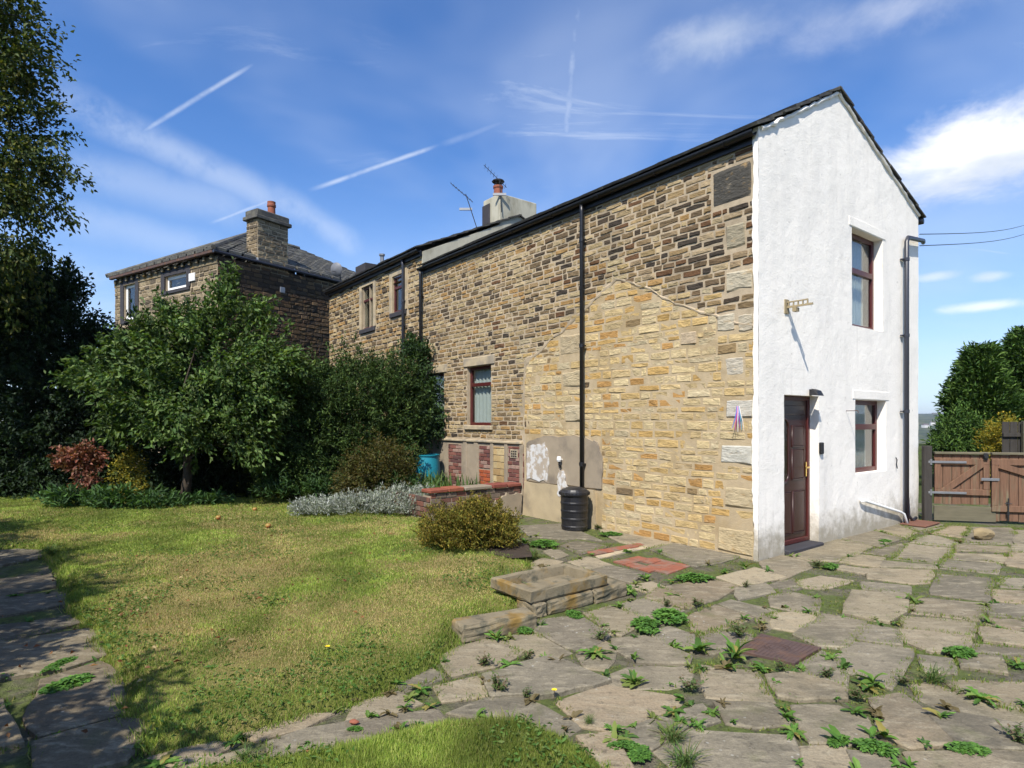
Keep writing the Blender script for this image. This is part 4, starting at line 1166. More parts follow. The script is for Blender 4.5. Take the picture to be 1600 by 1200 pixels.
froof = roof_mesh(-.14, FE + .02, FRX, FRZ, FL0 - .06, FL1 + .06, 9, 5).obj('roof', M_slate, far)
roof_mesh(5.75, FE - .05, FRX, FRZ, FL0 - .06, FL1 + .06, 9, 6).obj('rear_roof_slope', M_slate, froof)
# rendered gable upstand showing above the lower roof
zt = lambda x: FE - .03 + (FRZ - FE) * x / FRX if x < FRX else FRZ - .03 - (FRZ - FE) * (x - FRX) / (5.6 - FRX)
xs = np.linspace(0.0, 5.6, 24); V = []; F = []
for i, x in enumerate(xs):
    V += [(x, FL0 - .03, 4.9), (x, FL0 - .03, zt(x)), (x, FL0 + .2, 4.9), (x, FL0 + .2, zt(x))]
    if i:
        a, b_ = (i - 1) * 4, i * 4
        F += [[a, b_, b_ + 1, a + 1], [a + 2, a + 3, b_ + 3, b_ + 2], [a + 1, b_ + 1, b_ + 3, a + 3]]
F += [[0, 1, 3, 2], [len(V) - 4, len(V) - 2, len(V) - 1, len(V) - 3]]
ob('gable_upstand', mk('gable_upstand', V, F), M_chim, far)
gutter('gutter', FL0 - .05, FL1 + .06, -.12, FE - .01, .06, M_black, far)
mb = MB(); mb.box(-.06, -.004, FL0, FL1, FE - .14, FE - .01, bev=.004); mb.obj('fascia_board', M_black, far)
pipe('downpipe', [(-.10, 9.18, FE - .04), (-.075, 9.18, FE - .2), (-.075, 9.18, 0.2)], .036, M_greypipe, far, [(-.075, 9.18, z) for z in (3.2, 4.6)])
pipe('branch_pipe', [(-.075, 9.12, 3.42), (-.10, 8.75, 3.56), (-.03, 8.62, 3.60)], .028, M_black, far)
# tall rendered chimney on the gable
chx0, chx1, chy0, chy1, cht = 2.22, 3.45, FL0 - .02, FL0 + .72, 7.50
mb = MB(); mb.box(chx0, chx1, chy0, chy1, 5.9, cht, bev=.02)
ch = mb.obj('chimney', M_chim, far)
mb = MB(); mb.box(chx0 - .03, chx0 + .05, chy0 + .42, chy1 + .02, 6.35, cht - .14, bev=.02); mb.obj('bare_stone_flank', M_stonegrey, ch)
mb = MB(); mb.lathe([(.135, 0), (.125, .05), (.115, .30), (.135, .33), (.135, .38), (.11, .38)], (chx0 + .28, chy0 + .45, cht - .01), 16, cap=True); mb.obj('chimney_pot', M_terra, ch, smooth=False)
mb = MB()
for k in range(4):
    a = k * math.pi / 2 + .4; mb.tube([(chx0 + .28 + .11 * math.cos(a), chy0 + .45 + .11 * math.sin(a), cht + .34), (chx0 + .28 + .11 * math.cos(a), chy0 + .45 + .11 * math.sin(a), cht + .49)], .010, 5)
mb.lathe([(.15, .47), (.17, .49), (.15, .52), (.03, .55)], (chx0 + .28, chy0 + .45, cht), 16); mb.obj('cowl', M_darkmetal, ch)
mb = MB(); mb.box(-.1, .5, FL1 - .85, FL1 - .1, FE - .1, 6.0, P=lambda a, b_, c: (a + .9, b_, c + .55)); mb.obj('rear_chimney_stub', M_stonegrey, far)
mb = MB(); mb.tube([(1.0, FL1 - 1.6, 6.1), (1.0, FL1 - 1.6, 6.62)], .06, 8); mb.lathe([(.09, 0), (.09, .05)], (1.0, FL1 - 1.6, 6.62), 8); mb.obj('flue_pipe', M_galv, far)
def aerial(base, top, fwd, label, arm=.30):
    b = H(*base); t_ = H(*top); a = thing('tv_aerial', label, 'aerial', b)
    mb = MB(); mb.tube([(0, 0, 0), t_ - b], .012, 6); mb.obj('mast', M_darkmetal, a)
    mb = MB(); d_ = (H(*fwd) - H(0, 0, 0)).normalized(); q = t_ - b - Vector((0, 0, .05))
    mb.tube([q - d_ * .25, q + d_ * .55], .008, 5)
    s = d_.cross(Vector((0, 0, 1))).normalized()
    for k in range(8):
        p = q + d_ * (-.2 + k * .1); mb.tube([p - s * arm * .5, p + s * arm * .5], .005, 4)
    mb.obj('antenna_array', M_darkmetal, a)
    mb = MB(); p = q - Vector((0, 0, .35)); 
    mb.box(p.x - .17, p.x + .17, p.y - .02, p.y + .02, p.z - .03, p.z + .03); mb.obj('cross_arm', M_galv, a)
aerial((chx0 - .05, chy1 + .05, 6.5), (chx0 - .32, chy1 + .35, 7.72), (-.4, .4, .5), 'thin tv aerial leaning off the left side of the rendered chimney')
aerial((chx0 + .02, chy0 - .05, 7.0), (chx0 - .02, chy0 - .02, 7.85), (-.5, .3, .55), 'tv aerial on the near corner of the rendered chimney')
dish = thing('satellite_dish', 'grey satellite dish above the eaves of the adjoining stone house', 'dish', H(.3, FL1 - .1, 6.0))
dish.scale = (.72, .72, .72)
mb = MB(); mb.lathe([(.0, .10), (.12, .085), (.22, .045), (.30, 0), (.305, -.005), (.22, .032), (.12, .07), (.0, .085)], (0, 0, 0), 20, cap=False)
dm = mb.mesh('reflector', True); do = ob('reflector', dm, surf('grey_dish', (0.16, 0.165, 0.18), .5, .06, 8, 0), dish); do.rotation_euler = (R_(100), 0, R_(-20)); do.location = (-.12, -.15, .52)
mb = MB(); mb.tube([(0, 0, 0), (0, 0, .42), (-.06, -.08, .5)], .025, 6); mb.tube([(-.1, -.12, .42), (-.2, -.46, .38)], .012, 5); mb.obj('dish_mount', M_darkmetal, dish)

# ------------------------------------------------------------------ detached house at the left, further back
LH = Vector((-9.31, 19.0, 0.0)); LA = math.atan2(0.8406, 0.5417)   # local x runs along the shaded side
lh = thing('hipped_stone_house', 'sooty stone house with hipped slate roof and chimney behind the apple tree', 'house', LH, LA)
LE, LX, LY = 7.02, 9.0, 6.7
FRONT = lambda u, o, z: (-o, u, z)       # faces the sun, u runs to the left
FLANK = lambda u, o, z: (u, -o, z)       # faces the lane, u runs away
def px_front(px, py):
    k = (px - 800) / F_PX; Lx, Ly = -0.8406, 0.5417
    t = (k * LH.y - LH.x) / (Lx - k * Ly); d_ = LH.y + Ly * t
    return t, EYE + (HORIZON - py) * d_ / F_PX
def fr(x0, y0, x1, y1):
    a, z1_ = px_front(x1, y0); b_, _ = px_front(x0, y0); _, z0_ = px_front((x0 + x1) / 2, y1)
    return (a, b_, z0_, z1_)
lw = [fr(258, 425, 292, 452), fr(194, 442, 212, 500)]
V, F = sheet(FRONT, 0, LY, -.1, lambda u: LE - .1, lw, .5, .5, .004, .18, 4)
lf = ob('front_wall', mk('front_wall', V, F), M_mortar, lh)
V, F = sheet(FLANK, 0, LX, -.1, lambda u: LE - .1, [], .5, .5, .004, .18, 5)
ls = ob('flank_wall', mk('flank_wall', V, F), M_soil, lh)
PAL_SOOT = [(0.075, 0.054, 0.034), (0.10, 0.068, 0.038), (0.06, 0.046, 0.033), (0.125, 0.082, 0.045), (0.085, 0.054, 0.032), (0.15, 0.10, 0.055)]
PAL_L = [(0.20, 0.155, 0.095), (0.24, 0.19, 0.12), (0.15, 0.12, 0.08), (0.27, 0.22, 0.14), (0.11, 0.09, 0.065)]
szl = lambda q: (q[1] - q[0]) * (q[3] - q[2]) / (19 + .84 * q[0]) ** 2
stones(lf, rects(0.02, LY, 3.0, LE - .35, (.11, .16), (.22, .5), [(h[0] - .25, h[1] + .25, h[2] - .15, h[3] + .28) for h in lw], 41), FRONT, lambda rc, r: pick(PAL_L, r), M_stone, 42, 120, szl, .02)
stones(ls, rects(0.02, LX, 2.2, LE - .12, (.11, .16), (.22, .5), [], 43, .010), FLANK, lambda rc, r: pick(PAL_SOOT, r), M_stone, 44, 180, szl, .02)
mb = MB(); mb.box(LX - .2, LX, 0.03, LY, -.1, LE); mb.box(.03, LX - .2, LY - .2, LY, -.1, LE - .02); mb.obj('back_wall', M_soil, lh)
for k, h in enumerate(lw):
    w = window(lh, FRONT, h[0], h[1], h[2], h[3], .07, M_whitepipe, None, .11, .12, .2, M_stonegrey)
    for a, b_ in ((h[0] - .24, h[0] - .003), (h[1] + .003, h[1] + .24)):
        mb = MB(); mb.box(a, b_, -.05, .035, h[2], h[3] + .26, P=FRONT, bev=.008); mb.obj('jamb_stone', M_stonegrey, w)
    mb = MB(); mb.box(h[0] - .003, h[1] + .003, -.05, .033, h[3] + .003, h[3] + .26, P=FRONT, bev=.008); mb.obj('lintel', M_stonegrey, w)
a, zt_ = px_front(306, 426); b_, zb_ = px_front(300, 440)
mb = MB(); mb.box(a, a + .35, .0, .05, zb_, zt_, P=FRONT, bev=.01); mb.obj('burglar_alarm_box', M_whitepipe, lh)
mb = MB(); mb.box(-.03, LX, -.028, .0, LE - .35, LE - .1, P=FLANK); mb.box(.02, LY, -.02, .03, LE - .34, LE - .12, P=FRONT); mb.obj('frieze', M_trough, lf)
for k in range(16):
    u = .15 + k * .42
    mb = MB(); mb.box(u, u + .12, .03, .11, LE - .22, LE - .08, P=FRONT, bev=.01); mb.obj('corbel', M_trough, lf)
mb = MB(); mb.box(-.03, LY, .10, .22, LE - .07, LE + .04, P=FRONT, bev=.02); mb.obj('front_gutter', M_rust, lh)
mb = MB(); mb.tube([(-.2, -.10, LE - .01), (LX, -.10, LE - .01)], .055, 8); mb.obj('side_gutter', M_greypipe, lh)
# hipped roof with slate courses
def hip_roof():
    x0, x1, y0, y1, z0, zr = -.22, LX + .2, -.14, LY + .2, LE + .04, LE + 1.95
    ry = (y0 + y1) / 2; ins = (y1 - y0) / 2; a = (x0 + ins, ry); b_ = (x1 - ins, ry)
    mb = MB(); r = np.random.default_rng(6); n = 15
    def row(p0, p1, q0, q1, k):   # strip between two levels of one roof face, thick edged
        t0, t1 = k / n, (k + 1) / n + .02
        if t1 > 1: t1 = 1
        L = [Vector(p0).lerp(Vector(q0), t0), Vector(p1).lerp(Vector(q1), t0), Vector(p1).lerp(Vector(q1), t1), Vector(p0).lerp(Vector(q0), t1)]
        m = max(1, int((L[1] - L[0]).length / .5))
        for i in range(m):
            f0, f1 = i / m, (i + 1) / m - .01
            c = [L[0].lerp(L[1], f0), L[0].lerp(L[1], f1), L[3].lerp(L[2], f1), L[3].lerp(L[2], f0)]
            up_ = Vector((0, 0, 1)); e = r.uniform(.0, .018)
            top = [c[0] + up_ * (.075 + e), c[1] + up_ * (.075 + e), c[2] + up_ * (.035 + e), c[3] + up_ * (.035 + e)]
            mb.add(c + top, [(0, 1, 2, 3), (4, 7, 6, 5), (0, 4, 5, 1), (1, 5, 6, 2), (2, 6, 7, 3), (3, 7, 4, 0)])
    for k in range(n):
        row((x0, y0, z0), (x1, y0, z0), (*a, zr), (*b_, zr), k)
        row((x0, y1, z0), (x0, y0, z0), (*a, zr), (*a, zr), k)
        row((x1, y1, z0), (x0, y1, z0), (*b_, zr), (*a, zr), k)
        row((x1, y0, z0), (x1, y1, z0), (*b_, zr), (*b_, zr), k)
    o = mb.obj('roof', M_slate_grey, lh)
    mb = MB()
    for c in ((x0, y0), (x0, y1)): mb.tube([(c[0], c[1], z0 + .06), (a[0], a[1], zr + .06)], .08, 6)
    mb.tube([(*a, zr + .06), (*b_, zr + .06)], .08, 6); mb.obj('hip_tiles', M_slate_grey, o)
hip_roof()
cx0, cx1, cy0, cy1, cz1 = 1.42, 2.62, .02, .62, 8.50
mb = MB(); mb.box(cx0, cx1, cy0, cy1, LE - .3, cz1)
chl = mb.obj('chimney', M_mortar, lh)
for P_, L_, sd in ((lambda u, o, z: (cx0 + u, cy0 - o, z), cx1 - cx0, 1), (lambda u, o, z: (cx0 - o, cy1 - u, z), cy1 - cy0, 2)):
    stones(chl, rects(0.0, L_, LE - .2, cz1, (.10, .14), (.2, .42), [], 60 + sd, .010), P_, lambda rc, r: pick(PAL_L, r), M_stone, 70 + sd, 40, lambda q: (q[1] - q[0]), .018)
mb = MB(); mb.box(cx0 - .10, cx1 + .10, cy0 - .10, cy1 + .10, cz1, cz1 + .13, bev=.02); mb.box(cx0 - .04, cx1 + .04, cy0 - .04, cy1 + .04, cz1 + .13, cz1 + .34, bev=.03); mb.obj('chimney_cap', M_slate_grey, chl)
mb = MB(); mb.lathe([(.15, 0), (.15, .06), (.135, .08), (.125, .30), (.15, .33), (.15, .40), (.135, .42), (.14, .5), (.11, .5)], (cx0 + .75, cy0 + .3, cz1 + .33), 16); mb.obj('chimney_pot', M_terra, chl)
mb = MB(); mb.box(cx0 - .16, cx0 + .3, cy0 - .05, cy0 + .3, LE + .02, LE + .14, bev=.01); mb.obj('lead_flashing', M_whitepipe, chl)
mb = MB(); mb.box(-.1, .1, .02, .06, -.1, .1, P=lambda u, o, z: FLANK(u + 2.35, o, z + 6.25), bev=.01); mb.obj('wall_vent', M_galv, ls)

# overhead cables
for k, (y0, y1) in enumerate(((366, 341), (384, 354))):
    a = H(HW, -.05, 0); za = EYE + (HORIZON - y0) * a.y / F_PX
    e = Vector(((1640 - 800) / F_PX * 26, 26, EYE + (HORIZON - (y1 - 6)) * 26 / F_PX))
    mb = MB(); s_ = Vector((a.x, a.y, za)); pts = [s_.lerp(e, t / 12) - Vector((0, 0, .25 * math.sin(math.pi * t / 12))) for t in range(13)]
    mb.tube(pts, .008, 5); mb.obj('overhead_cable', M_darkmetal, label=('upper' if k == 0 else 'lower') + ' of the two overhead cables running off the gable to the right', cat='cable', group='overhead cables')

# ------------------------------------------------------------------ garden things
def PXD(px, py, d_): return Vector(((px - 800.0) / F_PX * d_, d_, EYE + (HORIZON - py) * d_ / F_PX))
# raised bed with a low brick wall at right angles to the house
bw = thing('bed_wall', 'low crumbling brick wall of the raised bed beside the house', 'wall', C0, HROT)
BP = lambda u, o, z: (u, 4.62 - o, z)
mb = MB(); mb.box(-1.93, -.06, 4.60, 4.84, -.05, .46); mb.box(-1.93, -1.72, 4.84, 7.1, -.05, .40); mb.obj('wall_core', M_cement, bw)
bricks(bw, BP, -1.93, -.06, .16, .50, 'old', 91, L=.20, h=.085, depth=.03)
bricks(bw, lambda u, o, z: (-1.93 - o, u, z), 4.6, 5.9, .1, .46, 'old', 92, L=.2, h=.085, depth=.03)
for k, (a, b_) in enumerate(((-1.96, -1.62), (-1.60, -1.30), (-1.28, -.72), (-.70, -.38), (-.36, -.06))):
    mb = MB(); mb.box(a, b_, 4.56, 4.86, .505, .565 + .01 * (k % 2), bev=.012, col=((0.22, 0.07, 0.045), (0.25, 0.085, 0.05), (0.24, 0.20, 0.15), (0.19, 0.06, 0.045), (0.20, 0.07, 0.05))[k]); mb.obj('coping_brick', M_brick, bw)
blob(lambda u, o, z: (u, 4.58 - o, z), [(-.75, -.02), (-.68, .22), (-.42, .36), (-.2, .40), (-.06, .36), (-.06, -.02)], .035, M_cement, 'render_lump', bw, 9, .02)
V = [H(-1.75, 4.8, .30), H(-.0, 4.8, .34), H(-.0, 8.3, .24), H(-1.75, 8.3, .12), H(-1.75, 4.8, -.1), H(-.0, 4.8, -.1), H(-.0, 8.3, -.1), H(-1.75, 8.3, -.1)]
ob('flower_bed', mk('flower_bed', V, [[0, 1, 2, 3], [0, 3, 7, 4], [3, 2, 6, 7], [0, 4, 5, 1]]), M_soil, label='soil of the raised bed along the foot of the house', kind='structure', cat='bed')
patch = [G(690, 850), G(740, 868), G(800, 882), G(832, 880), G(826, 862), G(770, 838), G(700, 832)]
ob('bare_soil', mk('bare_soil', [(p.x, p.y, .066 + .004 * i) for i, p in enumerate(patch)], [list(range(7))]), M_soil, label='dark bare soil round the golden brown conifer', kind='structure', cat='soil')

# compost bin
p = H(-.36, 2.86, 0)
BS = .82
cb = thing('compost_bin', 'black ribbed plastic compost bin against the yellow stone wall', 'bin', p)
prof = [(.235, 0.0), (.243, .02)]
z = .02
for k in range(4):
    prof += [(.243 + .005 * k, z + .02), (.252 + .005 * k, z + .03), (.252 + .005 * k, z + .055), (.244 + .005 * k, z + .065)]; z += .135
prof += [(.258, .58), (.262, .60)]
mb = MB(); mb.lathe(prof, (0, 0, 0), 32); mb.obj('body', M_bin, cb, smooth=False)
mb = MB(); mb.lathe([(.255, .598), (.285, .602), (.292, .62), (.288, .655), (.27, .675), (.255, .665), (.235, .70), (.12, .735), (.0, .742)], (0, 0, 0), 32, cap=False)
lid = mb.obj('lid', M_bin, cb, smooth=False)
mb = MB()
for k in range(28):
    a = 2 * math.pi * k / 28; mb.box(.284, .298, -.010, .010, .612, .655, P=lambda x, y, z: (x * math.cos(a) - y * math.sin(a), x * math.sin(a) + y * math.cos(a), z))
mb.obj('grip_ribs', M_bin, lid)
cb.scale = (BS, BS, .90)
# water barrel
p = H(-.42, 7.42, .12)
wb = thing('water_barrel', 'teal blue plastic barrel half hidden by leaves below the side window', 'barrel', p)
mb = MB(); mb.lathe([(.25, 0), (.26, .02), (.285, .12), (.295, .35), (.30, .45), (.29, .62), (.265, .80), (.262, .82)], (0, 0, 0), 32); mb.obj('body', M_teal, wb, smooth=True)
mb = MB(); mb.lathe([(.262, .818), (.285, .822), (.287, .85), (.262, .853), (.258, .835)], (0, 0, 0), 32, cap=False); mb.obj('lid_rim', M_teal, wb)
mb = MB(); mb.lathe([(.258, .83), (.1, .836), (.0, .838)], (0, 0, 0), 32, cap=False); mb.obj('lid', M_darkmetal, wb)
# old stone trough on blocks
tro = thing('stone_trough', 'shallow old stone sink lying on kerb blocks at the lawn edge', 'trough', (G(830, 924, .225).x, G(830, 924, .225).y, 0), HROT)
Lt, Wt, wl = .94, .60, .055
rt = np.random.default_rng(17)
def jit(V, s): return [tuple(np.array(v) + rt.normal(0, s, 3)) for v in V]
def rim(x0, x1, y0, y1, z, n=6):
    q = []
    for a, b_ in (((x0, y0), (x1, y0)), ((x1, y0), (x1, y1)), ((x1, y1), (x0, y1)), ((x0, y1), (x0, y0))):
        for k in range(n): q.append((a[0] + (b_[0] - a[0]) * k / n, a[1] + (b_[1] - a[1]) * k / n, z))
    return q
loops = [rim(.012, Lt - .012, .012, Wt - .012, .112), rim(0, Lt, 0, Wt, .13), rim(0, Lt, 0, Wt, .213), rim(.012, Lt - .012, .012, Wt - .012, .226),
         rim(wl - .01, Lt - wl + .01, wl - .01, Wt - wl + .01, .226), rim(wl + .004, Lt - wl - .004, wl + .004, Wt - wl - .004, .214), rim(wl + .02, Lt - wl - .02, wl + .02, Wt - wl - .02, .128)]
V = []; F = []; n = 24
for L in loops: V += jit(L, .003)
for i in range(len(loops) - 1):
    for k in range(n): F.append([i * n + k, i * n + (k + 1) % n, (i + 1) * n + (k + 1) % n, (i + 1) * n + k])
F.append([(len(loops) - 1) * n + k for k in range(n)]); F.append([k for k in range(n)][::-1])
ob('basin', mk('basin', V, F), M_trough, tro)
def block(name, label, x0, x1, y0, y1, z0, z1, loc, rz, mat, seed, cat='block', group=None):
    mb = MB(); mb.box(x0, x1, y0, y1, z0, z1, bev=.014)
    import bmesh
    me = mb.mesh(name); bm = bmesh.new(); bm.from_mesh(me)
    bmesh.ops.subdivide_edges(bm, edges=[e for e in bm.edges if e.calc_length() > .08], cuts=3, use_grid_fill=True)
    r = np.random.default_rng(seed)
    for v in bm.verts: v.co += Vector(r.normal(0, .0035, 3))
    bm.to_mesh(me); bm.free()
    return ob(name, me, mat, None, label, cat, group, None, loc, rz)
tl = tro.location
block('kerb_block', 'short kerb block under the near corner of the stone sink', .02, .17, -.02, .24, -.02, .108, tl, HROT, M_trough, 1, group='kerb blocks under the sink')
block('kerb_block', 'long middle kerb block carrying the stone sink', .185, .73, -.03, .24, -.02, .110, tl, HROT, M_trough, 2, group='kerb blocks under the sink')
block('kerb_block', 'kerb block jutting out beyond the right end of the stone sink', .745, 1.18, -.045, .24, -.02, .112, tl, HROT, M_trough, 3, group='kerb blocks under the sink')
a = G(722, 1003); b_ = G(840, 981); kd = b_ - a
block('kerb_block', 'single long kerb stone edging the lawn in front of the sink', 0, kd.length, 0, .22, -.02, .115, (a.x, a.y, 0), math.atan2(kd.y, kd.x), M_trough, 4)
# boulder
def rock(name, c, rx, ry, rz_, seed, mat, label, cat='stone', rot=0):
    import bmesh
    bm = bmesh.new(); bmesh.ops.create_icosphere(bm, subdivisions=3, radius=1)
    r = np.random.default_rng(seed); pl = [(Vector(r.normal(0, 1, 3)).normalized(), r.uniform(.55, .85)) for _ in range(10)]
    for v in bm.verts:
        for n_, d_ in pl:
            k = v.co.dot(n_) - d_
            if k > 0: v.co -= n_ * k * .9
        v.co += Vector(r.normal(0, .02, 3)); v.co.x *= rx; v.co.y *= ry; v.co.z *= rz_
        v.co.z += rz_ * .5
    me = bpy.data.meshes.new(name); bm.to_mesh(me); bm.free()
    return ob(name, me, mat, None, label, cat, None, None, c, rot)
q = G(1545, 845); rock('boulder', (q.x, q.y + .12, 0), .19, .12, .11, 5, M_boulder, 'loose yellow sandstone lump on the paving in front of the gate', rot=.2)
q = G(553, 1132); rock('brick_fragment', (q.x, q.y, .005), .030, .020, .016, 8, M_terra, 'small broken piece of red brick on the narrow garden path', 'brick')
q = G(800, 806); rock('rubble_lump', (q.x, q.y, 0), .09, .06, .05, 9, M_cement, 'small pile of rubble at the foot of the bed wall', 'rubble')
# manhole cover
quad = [G(1188, 990), G(1284, 1012), G(1243, 1037), G(1150, 1016)]
mh = thing('manhole_cover', 'rusty brown square iron manhole cover among the flagstones', 'manhole cover', (0, 0, 0))
ob('cover_plate', slab_mesh([tuple(v[:2]) for v in quad], seed=2, zt=.004, joint=.006, rough_edge=0.0005, nose=.003, col=(1, 1, 1)), M_rust, mh)
c = sum((Vector(v) for v in quad), Vector()) / 4
for r0 in (.06, .09):
    mb = MB(); mb.tube([(c.x + r0 * math.cos(t * math.pi / 12), c.y + r0 * math.sin(t * math.pi / 12), .006) for t in range(25)], .004, 5); mb.obj('raised_ring', M_rust, mh)
for k in range(1, 14):
    p0 = quad[0].lerp(quad[1], k / 14); p1 = quad[3].lerp(quad[2], k / 14); e = (p1 - p0)
    mb = MB(); mb.tube([p0 + e * .06 + Vector((0, 0, .005)), p1 - e * .06 + Vector((0, 0, .005))], .003, 4); mb.obj('tread_bar', M_rust, mh)

# ------------------------------------------------------------------ gate
A = Vector((7.06, 10.22, 0)); gz = math.atan2(-.246, .969)
def gate_leaf(x0, w, zb, zt, label, brace, rb, planks, hinges=None):
    t = thing('gate_leaf', label, 'gate', A + Vector((math.cos(gz) * x0, math.sin(gz) * x0, 0)), gz, 'pair of wooden gates')
    r = np.random.default_rng(rb); pw = w / planks
    for k in range(planks):
        mb = MB(); mb.box(k * pw + .004, (k + 1) * pw - .004, 0, .022, zb + r.uniform(0, .02), zt - .03 + r.uniform(-.008, .004), bev=.003, col=(1, 1, 1)); mb.obj('plank', M_wood, t)
    for z, h, nm in ((zt - .20, .10, 'upper_rail'), (zb + .17, .10, 'lower_rail')):
        mb = MB(); mb.box(.0, w, -.04, -.001, z, z + h, bev=.005); mb.obj(nm, M_wood, t)
    mb = MB(); mb.box(-.0, w, -.05, .03, zt - .03, zt + .012, bev=.008); mb.obj('top_cap', M_woodgrey, t)
    for xx in (0.0, w - .09):
        mb = MB(); mb.box(xx, xx + .09, -.043, -.0415, zb + .27, zt - .20, bev=0) if False else mb.box(xx, xx + .09, -.038, -.001, zb + .272, zt - .202, bev=.004); mb.obj('stile', M_wood, t)
    (xa, za), (xb, zb2) = brace
    dv = Vector((xb - xa, 0, zb2 - za)); L = dv.length; an = math.atan2(dv.z, dv.x)
    mb = MB(); mb.box(0, L, -.042, -.002, -.05, .05, bev=.005, P=lambda x, y, z: (xa + x * math.cos(an) - z * math.sin(an), y, za + x * math.sin(an) + z * math.cos(an))); mb.obj('brace', M_wood, t)
    return t
g1 = gate_leaf(.10, .80, .28, 1.16, 'narrow brown wooden gate leaf hung on the post by the white house', ((.12, .50), (.70, .98)), 1, 6)
for z in (1.00, .485):
    mb = MB(); mb.box(-.10, .46, -.053, -.045, z - .019, z + .019, bev=.003); mb.tube([(-.06, -.05, z - .05), (-.06, -.05, z + .05)], .018, 8)
    h_ = mb.obj('strap_hinge', M_galv, g1)
mb = MB(); mb.box(.70, .76, -.075, -.045, 1.04, 1.16, bev=.01); mb.tube([(.73, -.09, 1.10), (.73, -.06, 1.10)], .03, 10); mb.obj('latch', M_darkmetal, g1)
g2 = gate_leaf(.93, 1.95, .02, 1.16, 'wide brown wooden gate leaf with a long diagonal brace at the picture edge', ((.10, .96), (1.82, .38)), 2, 15)
mb = MB(); mb.box(-.16, .10, -.055, -.045, .70, .745, bev=.003); mb.obj('centre_catch', M_galv, g2)
mb = MB(); mb.tube([(.22, -.06, .05), (.22, -.06, .42)], .010, 8); mb.tube([(.17, -.06, .33), (.27, -.06, .33)], .008, 6); mb.box(.20, .24, -.055, -.043, .14, .20); mb.obj('drop_bolt', M_darkmetal, g2)
def gpost(x, h, label):
    mb = MB(); mb.box(-.06, .06, -.05, .07, -.05, h, bev=.008); mb.obj('gate_post', M_fencew, label=label, cat='post', loc=A + Vector((math.cos(gz) * x, math.sin(gz) * x, 0)), rz=gz)
gpost(.0, 1.27, 'short wooden gate post against the white house corner')
gpost(2.97, 1.4, 'wooden gate post at the far end of the wide gate leaf')
mb = MB(); mb.box(.10, 1.00, -.012, .02, .01, .26, bev=.004); mb.obj('kick_board', M_woodgrey, label='grey weathered board closing the gap below the narrow gate', cat='board', loc=A, rz=gz)

# old fence and distant houses on the right
ft = thing('board_fence', 'old dark board fence beyond the gate at the right edge', 'fence', (PXD(1566, 700, 13).x, 13.0, -.05), R_(-12))
for k in range(14):
    mb = MB(); mb.box(k * .15, k * .15 + .14, 0, .02, 0, 1.72 + random.uniform(-.04, .03), bev=.004); mb.obj('fence_board', M_fencew, ft)
for z in (.4, 1.4):
    mb = MB(); mb.box(0, 2.1, -.05, -.002, z, z + .08, bev=.004); mb.obj('fence_rail', M_fencew, ft)
mb = MB(); mb.box(.32, .42, -.15, -.052, 0, 1.74, bev=.006); mb.obj('fence_post', M_woodgrey, ft)
M_farwall = surf('pale_far_wall', (0.62, 0.60, 0.55), .9, .1, .4, 0)
M_farroof = surf('far_roof', (0.13, 0.10, 0.09), .9, .1, .4, 0)
def far_house(px, d_, w, h, label, group=None, dz=0):
    x = (px - 800) / F_PX * d_; y = d_
    t = thing('distant_house', label, 'house', (x, y, tz(x, y) - 1 + dz), .3 * math.sin(px), group)
    mb = MB(); mb.box(-w / 2, w / 2, -w * .3, w * .3, 0, h + 1); mb.obj('wall', M_farwall, t)
    mb = MB(); mb.add([(-w / 2 - .3, -w * .33, h + 1), (w / 2 + .3, -w * .33, h + 1), (w / 2 + .3, w * .33, h + 1), (-w / 2 - .3, w * .33, h + 1), (-w / 2, 0, h + 1 + w * .22), (w / 2, 0, h + 1 + w * .22)],
                      [(0, 1, 5, 4), (2, 3, 4, 5), (1, 2, 5), (3, 0, 4), (0, 3, 2, 1)]); mb.obj('roof', M_farroof, t)
ORD = ['first', 'second', 'third', 'fourth', 'fifth', 'sixth', 'seventh', 'eighth', 'ninth']
for px in (1440, 1444, 1449, 1455, 1460, 1464, 1470, 1476, 1482):
    far_house(px, 2750 + 60 * math.sin(px * 3.3), 20 + 6 * math.sin(px), 11 + 4 * abs(math.sin(px * 1.7)), 'tiny pale house on the far hill skyline, ' + ORD.pop(0) + ' from the white gable', 'houses on the far skyline')
for px, d_, w, l in ((1446, 1500, 15, 'white house low in the valley just right of the gable'), (1457, 1560, 11, 'smaller pale house in the valley beside the white one')):
    far_house(px, d_, w, 7, l)

# ------------------------------------------------------------------ foliage
def unit(a): return a / (np.linalg.norm(a, axis=1, keepdims=True) + 1e-9)
def leaf_arrays(C, A, L, Wd, cols, r, fold=.3, curl=.15):
    n = len(C); A = unit(A)
    up_ = unit(r.normal(0, 1, (n, 3)) + np.array([0, 0, 1.2]))
    S = unit(np.cross(A, up_)); N_ = np.cross(S, A)
    L = np.broadcast_to(np.asarray(L), (n,))[:, None]; Wd = np.broadcast_to(np.asarray(Wd), (n,))[:, None]
    b = C; t = C + A * L - N_ * L * curl; m = C + A * L * .45
    l = m + S * Wd * .5 + N_ * Wd * fold; rr_ = m - S * Wd * .5 + N_ * Wd * fold
    V = np.stack([b, l, t, rr_], 1).reshape(-1, 3)
    i = np.arange(n)[:, None] * 4
    F = np.concatenate([i + np.array([[0, 2, 1]]), i + np.array([[0, 3, 2]])], 0)
    return V, F, np.repeat(cols, 4, 0)
def colvar(pal_, n, r, j=.18):
    p = np.array(pal_)[r.integers(len(pal_), size=n)]
    return p * r.uniform(1 - j, 1 + j, (n, 1))
